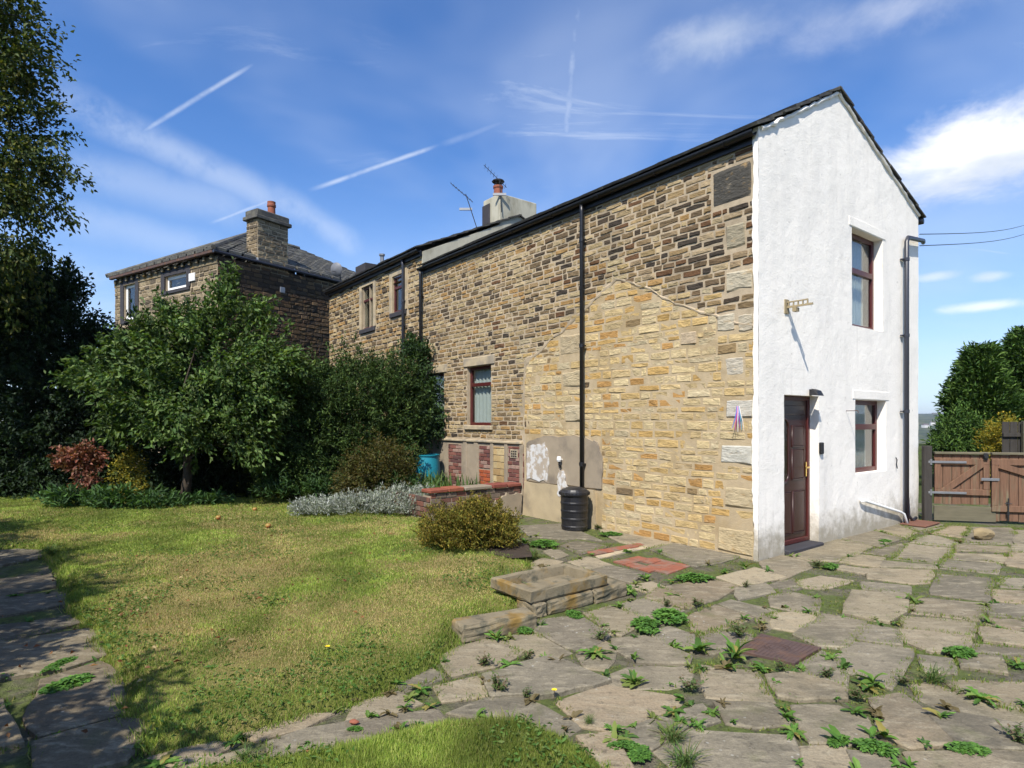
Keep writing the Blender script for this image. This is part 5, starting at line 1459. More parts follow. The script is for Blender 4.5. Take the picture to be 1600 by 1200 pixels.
def sample_lobes(lobes, n, r, shell=.45):
    vol = np.array([(l[3] * l[4] * l[5]) ** (2 / 3) for l in lobes]); k = r.choice(len(lobes), n, p=vol / vol.sum())
    d_ = unit(r.normal(0, 1, (n, 3))); rad = r.uniform(shell ** 2, 1, n) ** .5
    lob = np.array([l[:6] for l in lobes])[k]
    rough = .80 + .40 * r.random(n)
    return lob[:, :3] + d_ * lob[:, 3:6] * (rad * rough)[:, None], d_
def crown(lobes, ncl, per, leafL, leafW, pal_, seed, tw=.35, droop=.1, shell=.45, upb=.3, fold=.3, zmin=.05, spread=.12, axis_rand=.8, clumpvar=.25):
    r = np.random.default_rng(seed)
    C, D_ = sample_lobes(lobes, ncl, r, shell)
    C = C[C[:, 2] > zmin]; D_ = D_[:len(C)] if len(D_) != len(C) else D_
    n = len(C)
    dirs = unit(unit(C - np.mean([l[:3] for l in lobes], 0)) + r.normal(0, .5, (n, 3)) + np.array([0, 0, upb]))
    t = r.random((n, per, 1)); P_ = C[:, None, :] + dirs[:, None, :] * tw * (t - .3) + r.normal(0, spread, (n, per, 3)) * tw
    ax = dirs[:, None, :] * .7 + r.normal(0, axis_rand * .6, (n, per, 3)) + np.array([0, 0, -droop])
    cols = colvar(pal_, n * per, r) * np.repeat(r.uniform(1 - clumpvar, 1 + clumpvar, n), per)[:, None]
    P_ = P_.reshape(-1, 3); ax = ax.reshape(-1, 3); ok = P_[:, 2] > zmin
    L = r.uniform(.7, 1.2, len(P_)) * leafL
    return leaf_arrays(P_[ok], ax[ok], L[ok], L[ok] * leafW / leafL, cols[ok], r, fold), C
def branches(parent, base, top, r0, lobes, C, nb, seed, mat=None, name='trunk', lean=.06):
    r = np.random.default_rng(seed)
    mb = MB(); base = Vector(base); top = Vector(top)
    pts = [base.lerp(top, t) + Vector((r.normal(0, lean), r.normal(0, lean), 0)) * (1 if 0 < t < 1 else 0) for t in (0, .2, .4, .6, .8, 1)]
    mb.tube(pts, [r0 * 1.25, r0, r0 * .85, r0 * .7, r0 * .5, r0 * .25], 9); tr = mb.obj(name, mat or M_bark, parent, smooth=True)
    for k in range(nb):
        tgt = Vector(C[r.integers(len(C))]); t = r.uniform(.25, .95); s = base.lerp(top, t)
        m = s.lerp(tgt, .5) + Vector((r.normal(0, .12), r.normal(0, .12), r.uniform(0, .25)))
        q = r0 * r.uniform(.18, .45) * (1.1 - .5 * t); mb = MB(); mb.tube([s, m, tgt], [q, q * .6, q * .15], 5); mb.obj('branch', mat or M_bark, tr)
def plant(name, label, cat, base, lobes, ncl, per, leafL, leafW, pal_, seed, mat=None, trunk=None, nb=0, group=None, crownname='foliage', **kw):
    t = thing(name, label, cat, base, 0, group); b = Vector(base)
    lob = [(l[0] - b.x, l[1] - b.y, l[2] - b.z, *l[3:]) for l in lobes]
    (V, F, Cc), C = crown(lob, ncl, per, leafL, leafW, pal_, seed, **kw)
    ob(crownname, mk(crownname, V, F, Cc), mat or M_leaf, t)
    if trunk: branches(t, (0, 0, -.05), trunk[0], trunk[1], lob, C, nb, seed + 1)
    return t
def lob(px, py, d_, rx, ry=None, rz_=None):
    p = PXD(px, py, d_); return (p.x, p.y, p.z, rx, ry or rx, rz_ or rx)
GREEN = [(0.060, 0.115, 0.035), (0.080, 0.14, 0.045), (0.048, 0.092, 0.028), (0.11, 0.165, 0.07)]
DARKG = [(0.016, 0.034, 0.013), (0.022, 0.044, 0.016), (0.012, 0.026, 0.010), (0.03, 0.052, 0.02)]
YEW = [(0.030, 0.062, 0.015), (0.042, 0.078, 0.018), (0.024, 0.048, 0.012), (0.06, 0.095, 0.024)]
AC = PXD(288, 786, 12.0)
plant('apple_tree', 'broad apple tree with pale green leaves on a short bent trunk', 'tree', (AC.x, AC.y, .04),
      [lob(310, 570, 12.1, 1.05, 1.0, .95), lob(225, 600, 11.8, .90, .9, .80), lob(145, 590, 11.9, .36, .5, .30), lob(395, 600, 11.7, .85, .8, .70), lob(445, 585, 11.7, .42, .5, .42), lob(290, 655, 11.4, .95, .9, .65),
       lob(385, 685, 11.5, .42, .5, .60), lob(200, 655, 11.6, .42, .5, .36), lob(345, 500, 12.2, .55, .6, .55), lob(235, 535, 12.0, .50, .6, .38), lob(352, 448, 12.3, .18, .2, .28), lob(405, 535, 12.0, .42, .5, .42), lob(300, 515, 12.1, .42, .5, .35), lob(265, 495, 12.1, .20, .25, .30), lob(420, 645, 11.5, .45, .5, .45), lob(400, 495, 12.1, .2, .2, .3), lob(190, 560, 11.9, .3, .3, .35)],
      1250, 22, .115, .056, [(0.058, 0.106, 0.024), (0.080, 0.132, 0.030), (0.040, 0.082, 0.019), (0.12, 0.17, 0.055)], 101, trunk=((.15, .1, 3.0), .085), nb=26, crownname='crown', tw=.50, shell=.30, upb=.6, droop=.2, clumpvar=.45, spread=.10)
BD = 11.6; K = BD / 8.2
TL = (-11.9, BD, -.05)
def lb(px, py, dd, rx, ry=None, rz_=None): return lob(px, py, BD + dd * K, rx * K, (ry or rx) * K, (rz_ or rx) * K)
plant('leaning_beech_tree', 'tall dark leafy tree reaching in at the left edge of the sky', 'tree', TL,
      [lb(-60, 60, 0, 1.25, 1.0, .95), lb(15, 40, 0, .45, .5, .45), lb(-70, 200, 0, 1.2, 1.0, .8), lb(30, 195, 0, .50, .5, .30), lb(62, 255, 0, .45, .5, .18), lb(20, 110, 0, .58, .5, .28), lb(-80, 320, 0, 1.2, 1.0, .8), lb(25, 300, 0, .55, .5, .38), lb(80, 325, 0, .25, .3, .10),
       lb(-60, 440, .2, 1.1, 1.0, .6), (-12.2, BD, 11.2, 2.2, 2.0, 1.4), lb(30, 390, 0, .40, .4, .18), lb(-140, 130, 0, 1.3, 1.2, 2.0), lb(20, 160, 0, .4, .4, .3), lb(10, 250, 0, .5, .4, .35)],
      1900, 24, .105, .058, [(0.045, 0.070, 0.014), (0.065, 0.090, 0.018), (0.030, 0.052, 0.012), (0.10, 0.105, 0.022)], 103, trunk=((-.2, 0, 11.0), .18), nb=30, crownname='crown', tw=.55, shell=.15, upb=.05, droop=.3)
plant('holly_tree', 'very dark evergreen mass at the far left behind the red shrub', 'tree', (-11.2, 13.8, -.05),
      [lob(-20, 500, 13.8, 2.0, 1.2, 1.7), lob(70, 540, 13.8, 1.3, 1.2, 1.4), lob(30, 650, 13.6, 2.3, 1.2, 1.6), lob(150, 570, 14.0, .75, .8, .8), lob(60, 455, 13.8, 1.0, .9, .75), lob(130, 670, 13.6, 1.4, 1.1, 1.3), lob(20, 740, 13.5, 2.4, 1.0, .7), lob(130, 750, 13.5, 1.4, .9, .6)],
      4200, 18, .11, .058, DARKG, 105, trunk=((0, 0, 4.0), .12), nb=14, crownname='crown', tw=.40, shell=.3, upb=.3)
plant('laurel_shrub', 'dark evergreen shrub filling the gap behind the apple tree trunk', 'shrub', (-6.3, 14.0, -.05),
      [lob(230, 620, 14.2, 1.5, 1.1, 1.8), lob(320, 660, 13.8, 1.6, 1.1, 1.5), lob(400, 680, 13.4, 1.3, 1.0, 1.2), lob(300, 745, 13.6, 1.9, .8, .7)],
      2600, 18, .11, .055, DARKG, 107, tw=.40, shell=.3)
plant('yew_hedge', 'big rounded fine leaved hedge bush in front of the adjoining house', 'hedge', (-3.6, 12.6, -.05),
      [lob(495, 650, 12.8, 1.05, .9, 1.20), lob(560, 645, 12.8, 1.0, .9, 1.25), lob(455, 665, 12.7, .7, .8, .95), lob(615, 645, 13.0, .75, .6, 1.15), lob(640, 650, 13.2, .40, .4, .6), lob(540, 720, 12.6, 1.5, .8, .7), lob(470, 725, 12.5, .9, .7, .6), lob(590, 725, 12.7, .6, .6, .7)],
      5200, 18, .095, .026, [(0.034, 0.068, 0.016), (0.050, 0.088, 0.020), (0.026, 0.052, 0.013), (0.075, 0.115, 0.026)], 109, mat=M_leafdull, tw=.26, shell=.62, upb=.7, droop=.1, clumpvar=.35)
plant('climbing_rose', 'leafy climber growing up the downpipe beside the hidden window', 'climber', H(-.25, 8.5, .1),
      [lob(650, 560, 13.5, .30, .25, .35), lob(660, 610, 13.3, .42, .3, .55), lob(668, 660, 13.2, .38, .3, .45), lob(640, 540, 13.7, .18, .18, .3)],
      340, 16, .085, .05, [(0.035, 0.07, 0.022), (0.05, 0.09, 0.03), (0.025, 0.05, 0.018)], 111, tw=.3, shell=.2)
plant('spiraea_shrub', 'brown tinged bush left of the teal barrel', 'shrub', tuple(PXD(595, 0, 11.4).xy) + (.03,),
      [lob(595, 735, 11.4, .62, .6, .58), lob(565, 755, 11.2, .5, .5, .4), lob(612, 752, 11.4, .25, .35, .28)],
      800, 16, .06, .022, [(0.075, 0.065, 0.018), (0.10, 0.075, 0.02), (0.05, 0.055, 0.016), (0.09, 0.095, 0.022)], 113, tw=.22, shell=.45, upb=.5)
plant('golden_conifer', 'low golden brown dwarf conifer at the lawn corner by the paving', 'shrub', tuple(G(740, 850)[:2]) + (.05,),
      [lob(757, 826, 7.85, .40, .40, .36), lob(692, 828, 7.9, .30, .32, .30), lob(720, 836, 7.65, .38, .34, .27), lob(780, 838, 7.75, .24, .3, .26), lob(740, 808, 8.0, .26, .28, .25)],
      2300, 14, .042, .013, [(0.145, 0.130, 0.020), (0.19, 0.16, 0.024), (0.095, 0.110, 0.018), (0.24, 0.18, 0.028), (0.12, 0.085, 0.018)], 115, mat=M_leafdull, tw=.11, shell=.55, upb=.9, droop=-.2, clumpvar=.35)
plant('silver_santolina', 'long low silvery grey shrub at the back edge of the lawn', 'shrub', tuple(PXD(570, 0, 10.6).xy) + (.04,),
      [lob(505, 797, 10.5, .50, .36, .20), lob(560, 793, 10.6, .55, .38, .24), lob(620, 789, 10.6, .52, .40, .28), lob(655, 788, 10.5, .32, .36, .28), lob(475, 802, 10.4, .25, .25, .16)],
      1900, 14, .05, .012, [(0.33, 0.35, 0.31), (0.40, 0.42, 0.38), (0.24, 0.27, 0.21), (0.20, 0.24, 0.16)], 117, mat=M_leafdull, tw=.14, shell=.5, upb=1.0, droop=-.3)
plant('red_photinia', 'small shrub with coppery red leaves at the left of the lawn', 'shrub', tuple(PXD(130, 0, 11.9).xy) + (.03,),
      [lob(128, 718, 11.9, .40, .36, .26), lob(133, 755, 11.8, .26, .26, .24), lob(112, 722, 11.9, .20, .24, .16)],
      210, 13, .085, .045, [(0.19, 0.065, 0.042), (0.25, 0.105, 0.07), (0.13, 0.045, 0.03), (0.22, 0.13, 0.085)], 119, trunk=((0, 0, .8), .02), nb=8, tw=.2, shell=.2)
plant('yellow_euonymus', 'narrow golden yellow shrub just right of the red one', 'shrub', tuple(PXD(202, 0, 11.8).xy) + (.03,),
      [lob(202, 735, 11.8, .27, .3, .38), lob(210, 765, 11.7, .3, .3, .22)],
      190, 13, .055, .03, [(0.30, 0.24, 0.03), (0.22, 0.20, 0.03), (0.11, 0.13, 0.025)], 121, tw=.2, shell=.3)
plant('green_perennials', 'low green leafy clump under the red and yellow shrubs', 'plant', tuple(PXD(180, 0, 11.3).xy) + (.03,),
      [lob(100, 780, 11.4, .5, .3, .16), lob(180, 782, 11.3, .6, .35, .18), lob(250, 786, 11.3, .6, .35, .14), lob(320, 785, 11.6, .5, .3, .13)],
      260, 12, .14, .035, [(0.05, 0.11, 0.03), (0.07, 0.14, 0.035), (0.04, 0.085, 0.03)], 123, tw=.2, shell=.2, upb=1.2)
plant('edge_perennials', 'green leafy border plants under the hedge behind the silver shrub', 'plant', tuple(PXD(500, 0, 11.6).xy) + (.03,),
      [lob(440, 765, 11.8, .5, .3, .14), lob(520, 762, 11.7, .6, .3, .16), lob(600, 760, 11.3, .6, .3, .16)],
      240, 12, .12, .03, [(0.03, 0.07, 0.02), (0.045, 0.09, 0.024)], 124, tw=.2, shell=.2, upb=1.2)
# conifers beyond the gate
def conifer(name, label, base, h, rad, seed, pal_, n=2600, per=16):
    r = np.random.default_rng(seed); t = thing(name, label, 'tree', base)
    u = r.random(n) ** .75; z = .12 * h + u * h * .9; a = r.uniform(0, 2 * math.pi, n)
    prof_ = rad * (1 - ((z / h) ** 1.7)) * (.78 + .22 * np.sin(a * 3 + z * 2.2)) * r.uniform(.55, 1.12, n) + .06
    C = np.stack([prof_ * np.cos(a), prof_ * np.sin(a), z], 1); C[:, 2] -= prof_ * .05
    dirs = unit(np.stack([np.cos(a), np.sin(a), np.full(n, .75)], 1) + r.normal(0, .25, (n, 3)))
    tt = r.random((n, per, 1)); P_ = C[:, None] + dirs[:, None] * .55 * (tt - .4) + r.normal(0, .05, (n, per, 3))
    ax = dirs[:, None] + r.normal(0, .45, (n, per, 3)); cols = colvar(pal_, n * per, r) * np.repeat(r.uniform(.7, 1.3, n), per)[:, None]
    L = r.uniform(.10, .20, n * per)
    V, F, Cc = leaf_arrays(P_.reshape(-1, 3), ax.reshape(-1, 3), L, L * .28, cols, r)
    ob('crown', mk('crown', V, F, Cc), M_leafdull, t)
    mb = MB(); mb.tube([(0, 0, 0), (0, 0, h * .5), (0, 0, h * .93)], [.14, .09, .02], 8); mb.obj('trunk', M_bark, t, smooth=True)
CON = [(0.048, 0.10, 0.018), (0.065, 0.125, 0.022), (0.034, 0.075, 0.015), (0.09, 0.15, 0.028)]
b = PXD(1532, 0, 16.5); conifer('leyland_cypress', 'dense green conifer beyond the gate, the left of the two', (b.x, b.y, -.1), 3.55, 1.12, 131, CON)
b = PXD(1605, 0, 18.0); conifer('leyland_cypress', 'taller green conifer beyond the gate at the right picture edge', (b.x, b.y, -.1), 4.25, 1.7, 133, CON)
b = PXD(1478, 0, 15.5)
plant('low_conifer', 'low spreading green bush below the left conifer beyond the gate', 'shrub', (b.x, b.y, -.05), [lob(1498, 685, 15.5, .50, .5, .65), lob(1482, 705, 15.3, .32, .4, .4)], 500, 14, .12, .03, CON, 135, mat=M_leafdull, tw=.3)
plant('golden_privet', 'rounded golden yellow hedge beyond the gate beside the board fence', 'hedge', tuple(PXD(1562, 0, 13.6).xy) + (-.05,),
      [lob(1562, 690, 13.6, .36, .4, .55), lob(1578, 690, 13.7, .36, .4, .52), lob(1560, 740, 13.6, .4, .4, .6)], 700, 12, .06, .03, [(0.27, 0.22, 0.025), (0.34, 0.26, 0.03), (0.17, 0.17, 0.025)], 137, tw=.16)
# trees standing to the left of the photographer that shade the left path
for k, (x, y, rr_, zc_) in enumerate(((-7.3, 1.2, 1.8, 5.0), (-6.6, -1.1, 1.4, 4.9))):
    plant('garden_tree', ('leafy tree left of the photographer beside the shaded path', 'leafy tree behind the photographer on the left')[k], 'tree', (x, y, -.05),
          [(x, y, zc_, rr_, rr_, 1.6), (x - .8, y + .8, zc_ + .6, rr_ * .8, rr_ * .8, 1.2), (x + .9, y + .2, zc_ - .3, 1.1, 1.1, .8)], 600, 22, .10, .055, GREEN, 141 + k, trunk=((0, 0, 5.6), .13), nb=14, crownname='crown', tw=.5, shell=.15)

hl = [(-.93 * yy - 2.65 + .25 * math.sin(yy * 2.1), yy, 1.5, .95, .9, 1.9) for yy in (1.0, 2.2, 3.4, 4.6, 5.8, 7.0)]  # unseen hedge, added to block the sky and deepen the left path's shade
plant('added_shade_hedge', 'tall leafy hedge added out of view to shade the left path', 'hedge', (-6.0, 4.0, -.05), hl, 2600, 16, .11, .055, DARKG, 151, tw=.4, shell=.5)
# iris-like strap leaves in the bed
def strap_leaves(pts, L, w, seed, pal_):
    r = np.random.default_rng(seed); V = []; F = []; C = []
    for p in pts:
        a = r.uniform(0, 6.28); d_ = np.array([math.cos(a), math.sin(a)]); l = L * r.uniform(.6, 1.1); bend = r.uniform(.1, .9); c = np.array(pal_[r.integers(len(pal_))]) * r.uniform(.8, 1.2)
        s = np.array([-d_[1], d_[0]]); b_ = len(V)
        for k in range(5):
            t = k / 4; o = d_ * l * bend * t * t * .8; zz = l * (t - bend * .45 * t * t); ww = w * (1 - t ** 2) * .5 + .001
            V += [(p[0] + o[0] + s[0] * ww, p[1] + o[1] + s[1] * ww, p[2] + zz), (p[0] + o[0] - s[0] * ww, p[1] + o[1] - s[1] * ww, p[2] + zz)]; C += [c, c]
            if k: F.append([b_ + 2 * k - 2, b_ + 2 * k - 1, b_ + 2 * k + 1, b_ + 2 * k])
    return V, F, C
rr = np.random.default_rng(55)
for k, (x0, y0, n, lab) in enumerate(((-.75, 6.9, 60, 'clump of strap leaves in front of the teal barrel'), (-.9, 6.1, 55, 'middle clump of strap leaves in the raised bed'), (-.7, 5.3, 45, 'clump of strap leaves at the house end of the raised bed'), (-1.3, 5.6, 50, 'front clump of strap leaves behind the bed wall'))):
    c = H(x0, y0, .26)
    V, F, C = strap_leaves([(rr.normal(0, .20), rr.normal(0, .20), 0) for _ in range(n)], .52, .035, 60 + k, [(0.05, 0.10, 0.022), (0.07, 0.13, 0.03), (0.10, 0.14, 0.04)])
    ob('iris_clump', mk('iris_clump', V, F, C), M_leaf, label=lab, cat='plant', group='strap leaved clumps in the raised bed', loc=c)

# ------------------------------------------------------------------ weeds in the paving
def strip_leaf(r, L, w, el, az, lobed=.35, bend=1.4, nseg=7, base=(0, 0, 0)):
    V = []; F = []
    d_ = np.array([math.cos(az), math.sin(az), 0]); s = np.array([-math.sin(az), math.cos(az), 0]); p = np.array(base, float); e = el
    tw = r.normal(0, .25)
    for k in range(nseg + 1):
        t = k / nseg
        ww = w * .5 * (math.sin(math.pi * min(1, .10 + .86 * t ** .8)) ** .8) * (1 + lobed * (1 if k % 2 else -1)) + .001
        up_ = np.array([0, 0, 1]) * math.cos(e) - d_ * math.sin(e); sd = s * math.cos(tw) + up_ * math.sin(tw)
        V += [p + sd * ww + up_ * ww * .35, p.copy(), p - sd * ww + up_ * ww * .35]
        p = p + (d_ * math.cos(e) + np.array([0, 0, 1]) * math.sin(e)) * L / nseg; e -= bend / nseg * r.uniform(.6, 1.4)
        p[2] = max(p[2], .006)
    for k in range(nseg):
        for q in (0, 1): F.append([k * 3 + q, k * 3 + q + 1, k * 3 + 4 + q, k * 3 + 3 + q])
    return V, F
def weed_mesh(kind, seed):
    r = np.random.default_rng(seed); V = []; F = []; C = []
    def put(v, f, c):
        b_ = len(V); V.extend([tuple(x) for x in v]); F.extend([[i + b_ for i in ff] for ff in f]); C.extend([tuple(c)] * len(v))
    if kind in ('rosette', 'dock'):
        n = r.integers(9, 21)
        for k in range(n):
            c = np.array(((0.085, 0.185, 0.030), (0.11, 0.22, 0.038), (0.07, 0.15, 0.028), (0.16, 0.23, 0.05))[r.integers(4)]) * r.uniform(.7, 1.2) if r.random() > .12 else np.array((0.26, 0.22, 0.06))
            el = r.uniform(.15, .75) if kind == 'rosette' else r.uniform(.55, 1.35)
            put(*strip_leaf(r, r.uniform(.20, .56), r.uniform(.07, .15) * (1.15 if kind == 'dock' else 1), el, k * 2.4 + r.normal(0, .3), .34 if kind == 'rosette' else .10, r.uniform(.6, 1.5)), c)
    elif kind == 'clover':
        for k in range(150):
            a = r.uniform(0, 6.28); q = .46 * r.random() ** .6; z = .05 + .16 * (1 - q / .5) * r.uniform(.4, 1.2)
            c = np.array(((0.08, 0.18, 0.03), (0.11, 0.225, 0.04), (0.06, 0.14, 0.026))[r.integers(3)]) * r.uniform(.8, 1.25)
            b_ = np.array([q * math.cos(a) * 1.2, q * math.sin(a) * .8, z])
            for j in range(3):
                put(*strip_leaf(r, .10, .075, r.uniform(-.2, .5), a + j * 2.1 + r.normal(0, .2), 0.02, .5, 3, b_), c)
    elif kind == 'grass':
        for k in range(110):
            c = np.array(((0.075, 0.14, 0.03), (0.10, 0.16, 0.04), (0.16, 0.16, 0.06), (0.06, 0.12, 0.03))[r.integers(4)]) * r.uniform(.8, 1.2)
            b_ = np.array([r.normal(0, .07), r.normal(0, .07), 0])
            put(*strip_leaf(r, r.uniform(.3, .6), .014, r.uniform(.5, 1.5), r.uniform(0, 6.28), 0, r.uniform(.4, 1.6), 4, b_), c)
    else:  # brownish herb with many small leaves
        for k in range(16):
            az = r.uniform(0, 6.28); el = r.uniform(.5, 1.4); L = r.uniform(.25, .55); d_ = np.array([math.cos(az) * math.cos(el), math.sin(az) * math.cos(el), math.sin(el)])
            put(*strip_leaf(r, L, .012, el, az, 0, .3, 3), (0.13, 0.07, 0.045))
            for j in range(9):
                c = np.array(((0.09, 0.14, 0.04), (0.12, 0.15, 0.055), (0.15, 0.11, 0.065), (0.075, 0.12, 0.038))[r.integers(4)]) * r.uniform(.8, 1.2)
                put(*strip_leaf(r, r.uniform(.09, .16), .045, r.uniform(0, .9), r.uniform(0, 6.28), .2, .7, 3, d_ * L * (j + 1) / 9), c)
    return mk('weed', V, F, C)
WM = {k: [weed_mesh(k, 300 + i * 7 + j) for j in range(7)] for i, k in enumerate(('rosette', 'dock', 'clover', 'grass', 'herb'))}
for k in WM:
    for m in WM[k]: m.materials.append(M_leaf)
NAMES = {'rosette': 'dandelion', 'dock': 'dock_plant', 'clover': 'clover_patch', 'grass': 'grass_tuft', 'herb': 'willowherb'}
WEEDS = [
 ('dock', 776, 1000, 50, 'upright leafy dock against the lone kerb stone'), ('clover', 817, 986, 34, 'small low green weed at the right end of the lone kerb stone'),
 ('clover', 897, 962, 34, 'round clump of clover leaves beneath the long kerb block of the sink'), ('clover', 1010, 980, 62, 'low broad leafed clump, the left half of the long green patch right of the sink'),
 ('clover', 1046, 966, 60, 'low broad leafed clump, the right half of the long green patch right of the sink'), ('rosette', 930, 1022, 62, 'loose leafy weed beside the speckled cement flag'),
 ('herb', 938, 1000, 40, 'taller yellowish stemmed weed behind the loose leafy one'), ('herb', 755, 1040, 46, 'grey green bushy weed left of the middle path clump'), ('rosette', 795, 1040, 50, 'leafy weed in the middle of the path clump'),
 ('herb', 822, 1030, 34, 'tall thin weed at the right end of the path clump'), ('rosette', 658, 1078, 56, 'pointed leaved rosette at the lawn corner of the narrow path'), ('rosette', 672, 1104, 42, 'lower rosette just below the pointed one'),
 ('herb', 780, 1080, 62, 'dull brownish willowherb clump on the narrow path'), ('herb', 822, 1090, 34, 'small reddish brown weed beside the yellow flower'), ('dock', 990, 1068, 42, 'bright light green upright weed between two big flags'),
 ('dock', 1092, 1018, 56, 'tall bright dock just left of the manhole cover'), ('dock', 1150, 1030, 78, 'largest green dock plant beside the manhole cover'), ('herb', 1155, 995, 50, 'grey green bushy weed behind the largest dock'),
 ('rosette', 1192, 1046, 44, 'rosette against the near left edge of the manhole cover'), ('herb', 1222, 1048, 40, 'dark weed at the near right edge of the manhole cover'), ('rosette', 1052, 1112, 52, 'pale green flat rosette on the broad middle flags'),
 ('herb', 1082, 1078, 50, 'tall brownish weed left of the pale square flag'), ('rosette', 1113, 1114, 34, 'small rosette right of the flat pale one'), ('rosette', 1090, 1135, 42, 'low spreading weed under the small rosette'),
 ('grass', 1052, 1158, 70, 'spiky grass tuft in the near middle of the paving'), ('grass', 1072, 1196, 84, 'long bladed grass tuft at the bottom edge of the picture'), ('rosette', 958, 1142, 50, 'toothed rosette beside the near grass tongue'),
 ('clover', 975, 1168, 44, 'glossy low weed beside the toothed rosette'), ('clover', 1000, 1180, 40, 'low green weed nearer the bottom edge than the glossy one'), ('rosette', 1240, 1145, 52, 'yellow green rosette on the joint below the manhole'),
 ('rosette', 1226, 1106, 34, 'small rosette at the corner of the smooth grey flag'), ('rosette', 1358, 1075, 66, 'big grey green rosette in the middle right paving'), ('herb', 1338, 1092, 48, 'dull bushy weed touching the big grey green rosette'),
 ('herb', 1290, 1058, 44, 'brown and green weed right of the manhole cover'), ('herb', 1410, 1068, 40, 'thin brown stemmed weed beside the grass clump'), ('grass', 1458, 1065, 64, 'dense grass clump right of the thin brown weed'),
 ('rosette', 1532, 1092, 72, 'large lobed thistle rosette at the right'), ('dock', 1470, 1122, 54, 'upright pale green dock with long leaves at the right'), ('dock', 1382, 1152, 56, 'pale dock with a long leaf near the bottom right'),
 ('clover', 1368, 1172, 60, 'low clover mat left of the bottom right dock'), ('clover', 1310, 1160, 38, 'small clover mat at the bottom joint'), ('clover', 1512, 1172, 46, 'low clover mat near the bottom right corner'),
 ('herb', 1590, 1160, 56, 'purple brown weed in the bottom right corner'), ('rosette', 1400, 974, 34, 'yellow tipped weed in the middle of the far paving'), ('clover', 1500, 1022, 46, 'low green weed strip by the right hand flags'),
 ('rosette', 1592, 1040, 40, 'leafy weed at the right picture edge'), ('dock', 1602, 1102, 34, 'weed cut by the right picture edge below the thistle'), ('herb', 1278, 886, 34, 'thin straggly weed by the gable foot below the door'), ('clover', 1298, 886, 30, 'low green weed beside the straggly one below the door'),
 ('clover', 1383, 846, 18, 'tiny bright weed near the foot of the gable window wall'), ('dock', 1165, 888, 34, 'weed at the stone and white corner of the house'), ('rosette', 1132, 894, 30, 'weed just left of the house corner'),
 ('clover', 1085, 906, 52, 'long weed patch below the red tiles'), ('rosette', 1048, 908, 30, 'seeding dandelion at the left end of the weed patch below the tiles'), ('dock', 1010, 906, 34, 'green weed between the red tiles and the sink'),
 ('rosette', 985, 926, 42, 'bright weed behind the right end of the kerb blocks'), ('clover', 967, 918, 32, 'pale low weed touching the sink corner'), ('rosette', 1050, 930, 30, 'small open weed on the pale flags'),
 ('herb', 1042, 948, 28, 'brownish low weed on the pale flags'), ('herb', 1090, 946, 36, 'straggly weed on the joint beyond the big green patch'), ('herb', 1165, 918, 26, 'dry grassy weed in front of the house corner'),
 ('dock', 924, 818, 26, 'green weed right of the compost bin foot'), ('rosette', 902, 820, 24, 'weed at the front of the compost bin foot'), ('clover', 955, 836, 28, 'low weed on the flags right of the bin'), ('rosette', 982, 862, 24, 'weed growing through the upper red tiles'),
 ('rosette', 925, 866, 18, 'small weed at the left end of the red tiles'), ('herb', 935, 826, 22, 'thin weed by the wall foot right of the bin'), ('grass', 835, 872, 44, 'tall grass tuft right of the golden conifer'), ('clover', 850, 852, 46, 'leafy green patch between the golden conifer and the bin'),
 ('dock', 820, 850, 34, 'upright green weed behind the golden conifer'), ('grass', 800, 928, 66, 'long grass overhanging the left end of the sink'), ('grass', 712, 990, 40, 'grass tuft hanging over the left end of the lone kerb stone'),
 ('rosette', 365, 1160, 52, 'broad leaved weed on the narrow path near the left'), ('grass', 385, 1186, 50, 'grass tuft on the narrow path near the left'), ('clover', 555, 1140, 22, 'feathery green weed by the brick fragment'),
 ('rosette', 250, 1195, 70, 'dark weed at the bottom left end of the path'), ('clover', 95, 1040, 44, 'weed on the shaded left path'), ('grass', 78, 872, 46, 'grass tuft at the far end of the left path'), ('rosette', 545, 1085, 46, 'leafy weed at the lawn edge above the narrow path'),
 ('rosette', 340, 1058, 46, 'broad leaved plantain rosette in the lawn'), ('clover', 105, 1072, 60, 'dark low weeds in the shade on the left path'), ('grass', 920, 1130, 30, 'dry grass tuft at the corner of the near grass tongue')]
rw = np.random.default_rng(66)
for kind, px, py, wpx, lab in WEEDS:
    p = G(px, py, 0.0); s_ = wpx / F_PX * p.y * 1.08
    onlawn = inpoly(np.array([p.x]), np.array([p.y]), LAWN1)[0]
    o = ob(NAMES[kind], WM[kind][rw.integers(7)], None, None, lab, 'weed', 'weeds growing in the paving', None, (p.x, p.y, .05 if onlawn else 0.0), rw.uniform(0, 6.28))
    o.scale = (s_ * rw.uniform(.85, 1.15), s_ * rw.uniform(.8, 1.1), s_ * rw.uniform(.7, 1.05))
M_yellow = surf('yellow_petal', (0.75, 0.55, 0.02), .6, .05, 10, 0)
for px, py, lab, h_ in ((866, 1091, 'yellow dandelion flower on the narrow path', .05), (512, 1030, 'small yellow flower in the dry lawn', .09)):
    p = G(px, py, .0); fl = thing('yellow_flower', lab, 'flower', (p.x, p.y, 0))
    mb = MB()
    for k in range(14): 
        v, f = strip_leaf(np.random.default_rng(k), .018, .008, .35, k * 6.28 / 14, 0, .4, 2, (0, 0, h_)); mb.add(v, f)
    mb.obj('petals', M_yellow, fl, ); mb = MB(); mb.tube([(0, 0, 0), (0, 0, h_)], .002, 5); mb.obj('stem', M_bark, fl)
M_apple = surf('apple_skin', (0.34, 0.22, 0.06), .45, .2, 12, 0, col2=(0.35, 0.05, 0.03), c2scale=12)
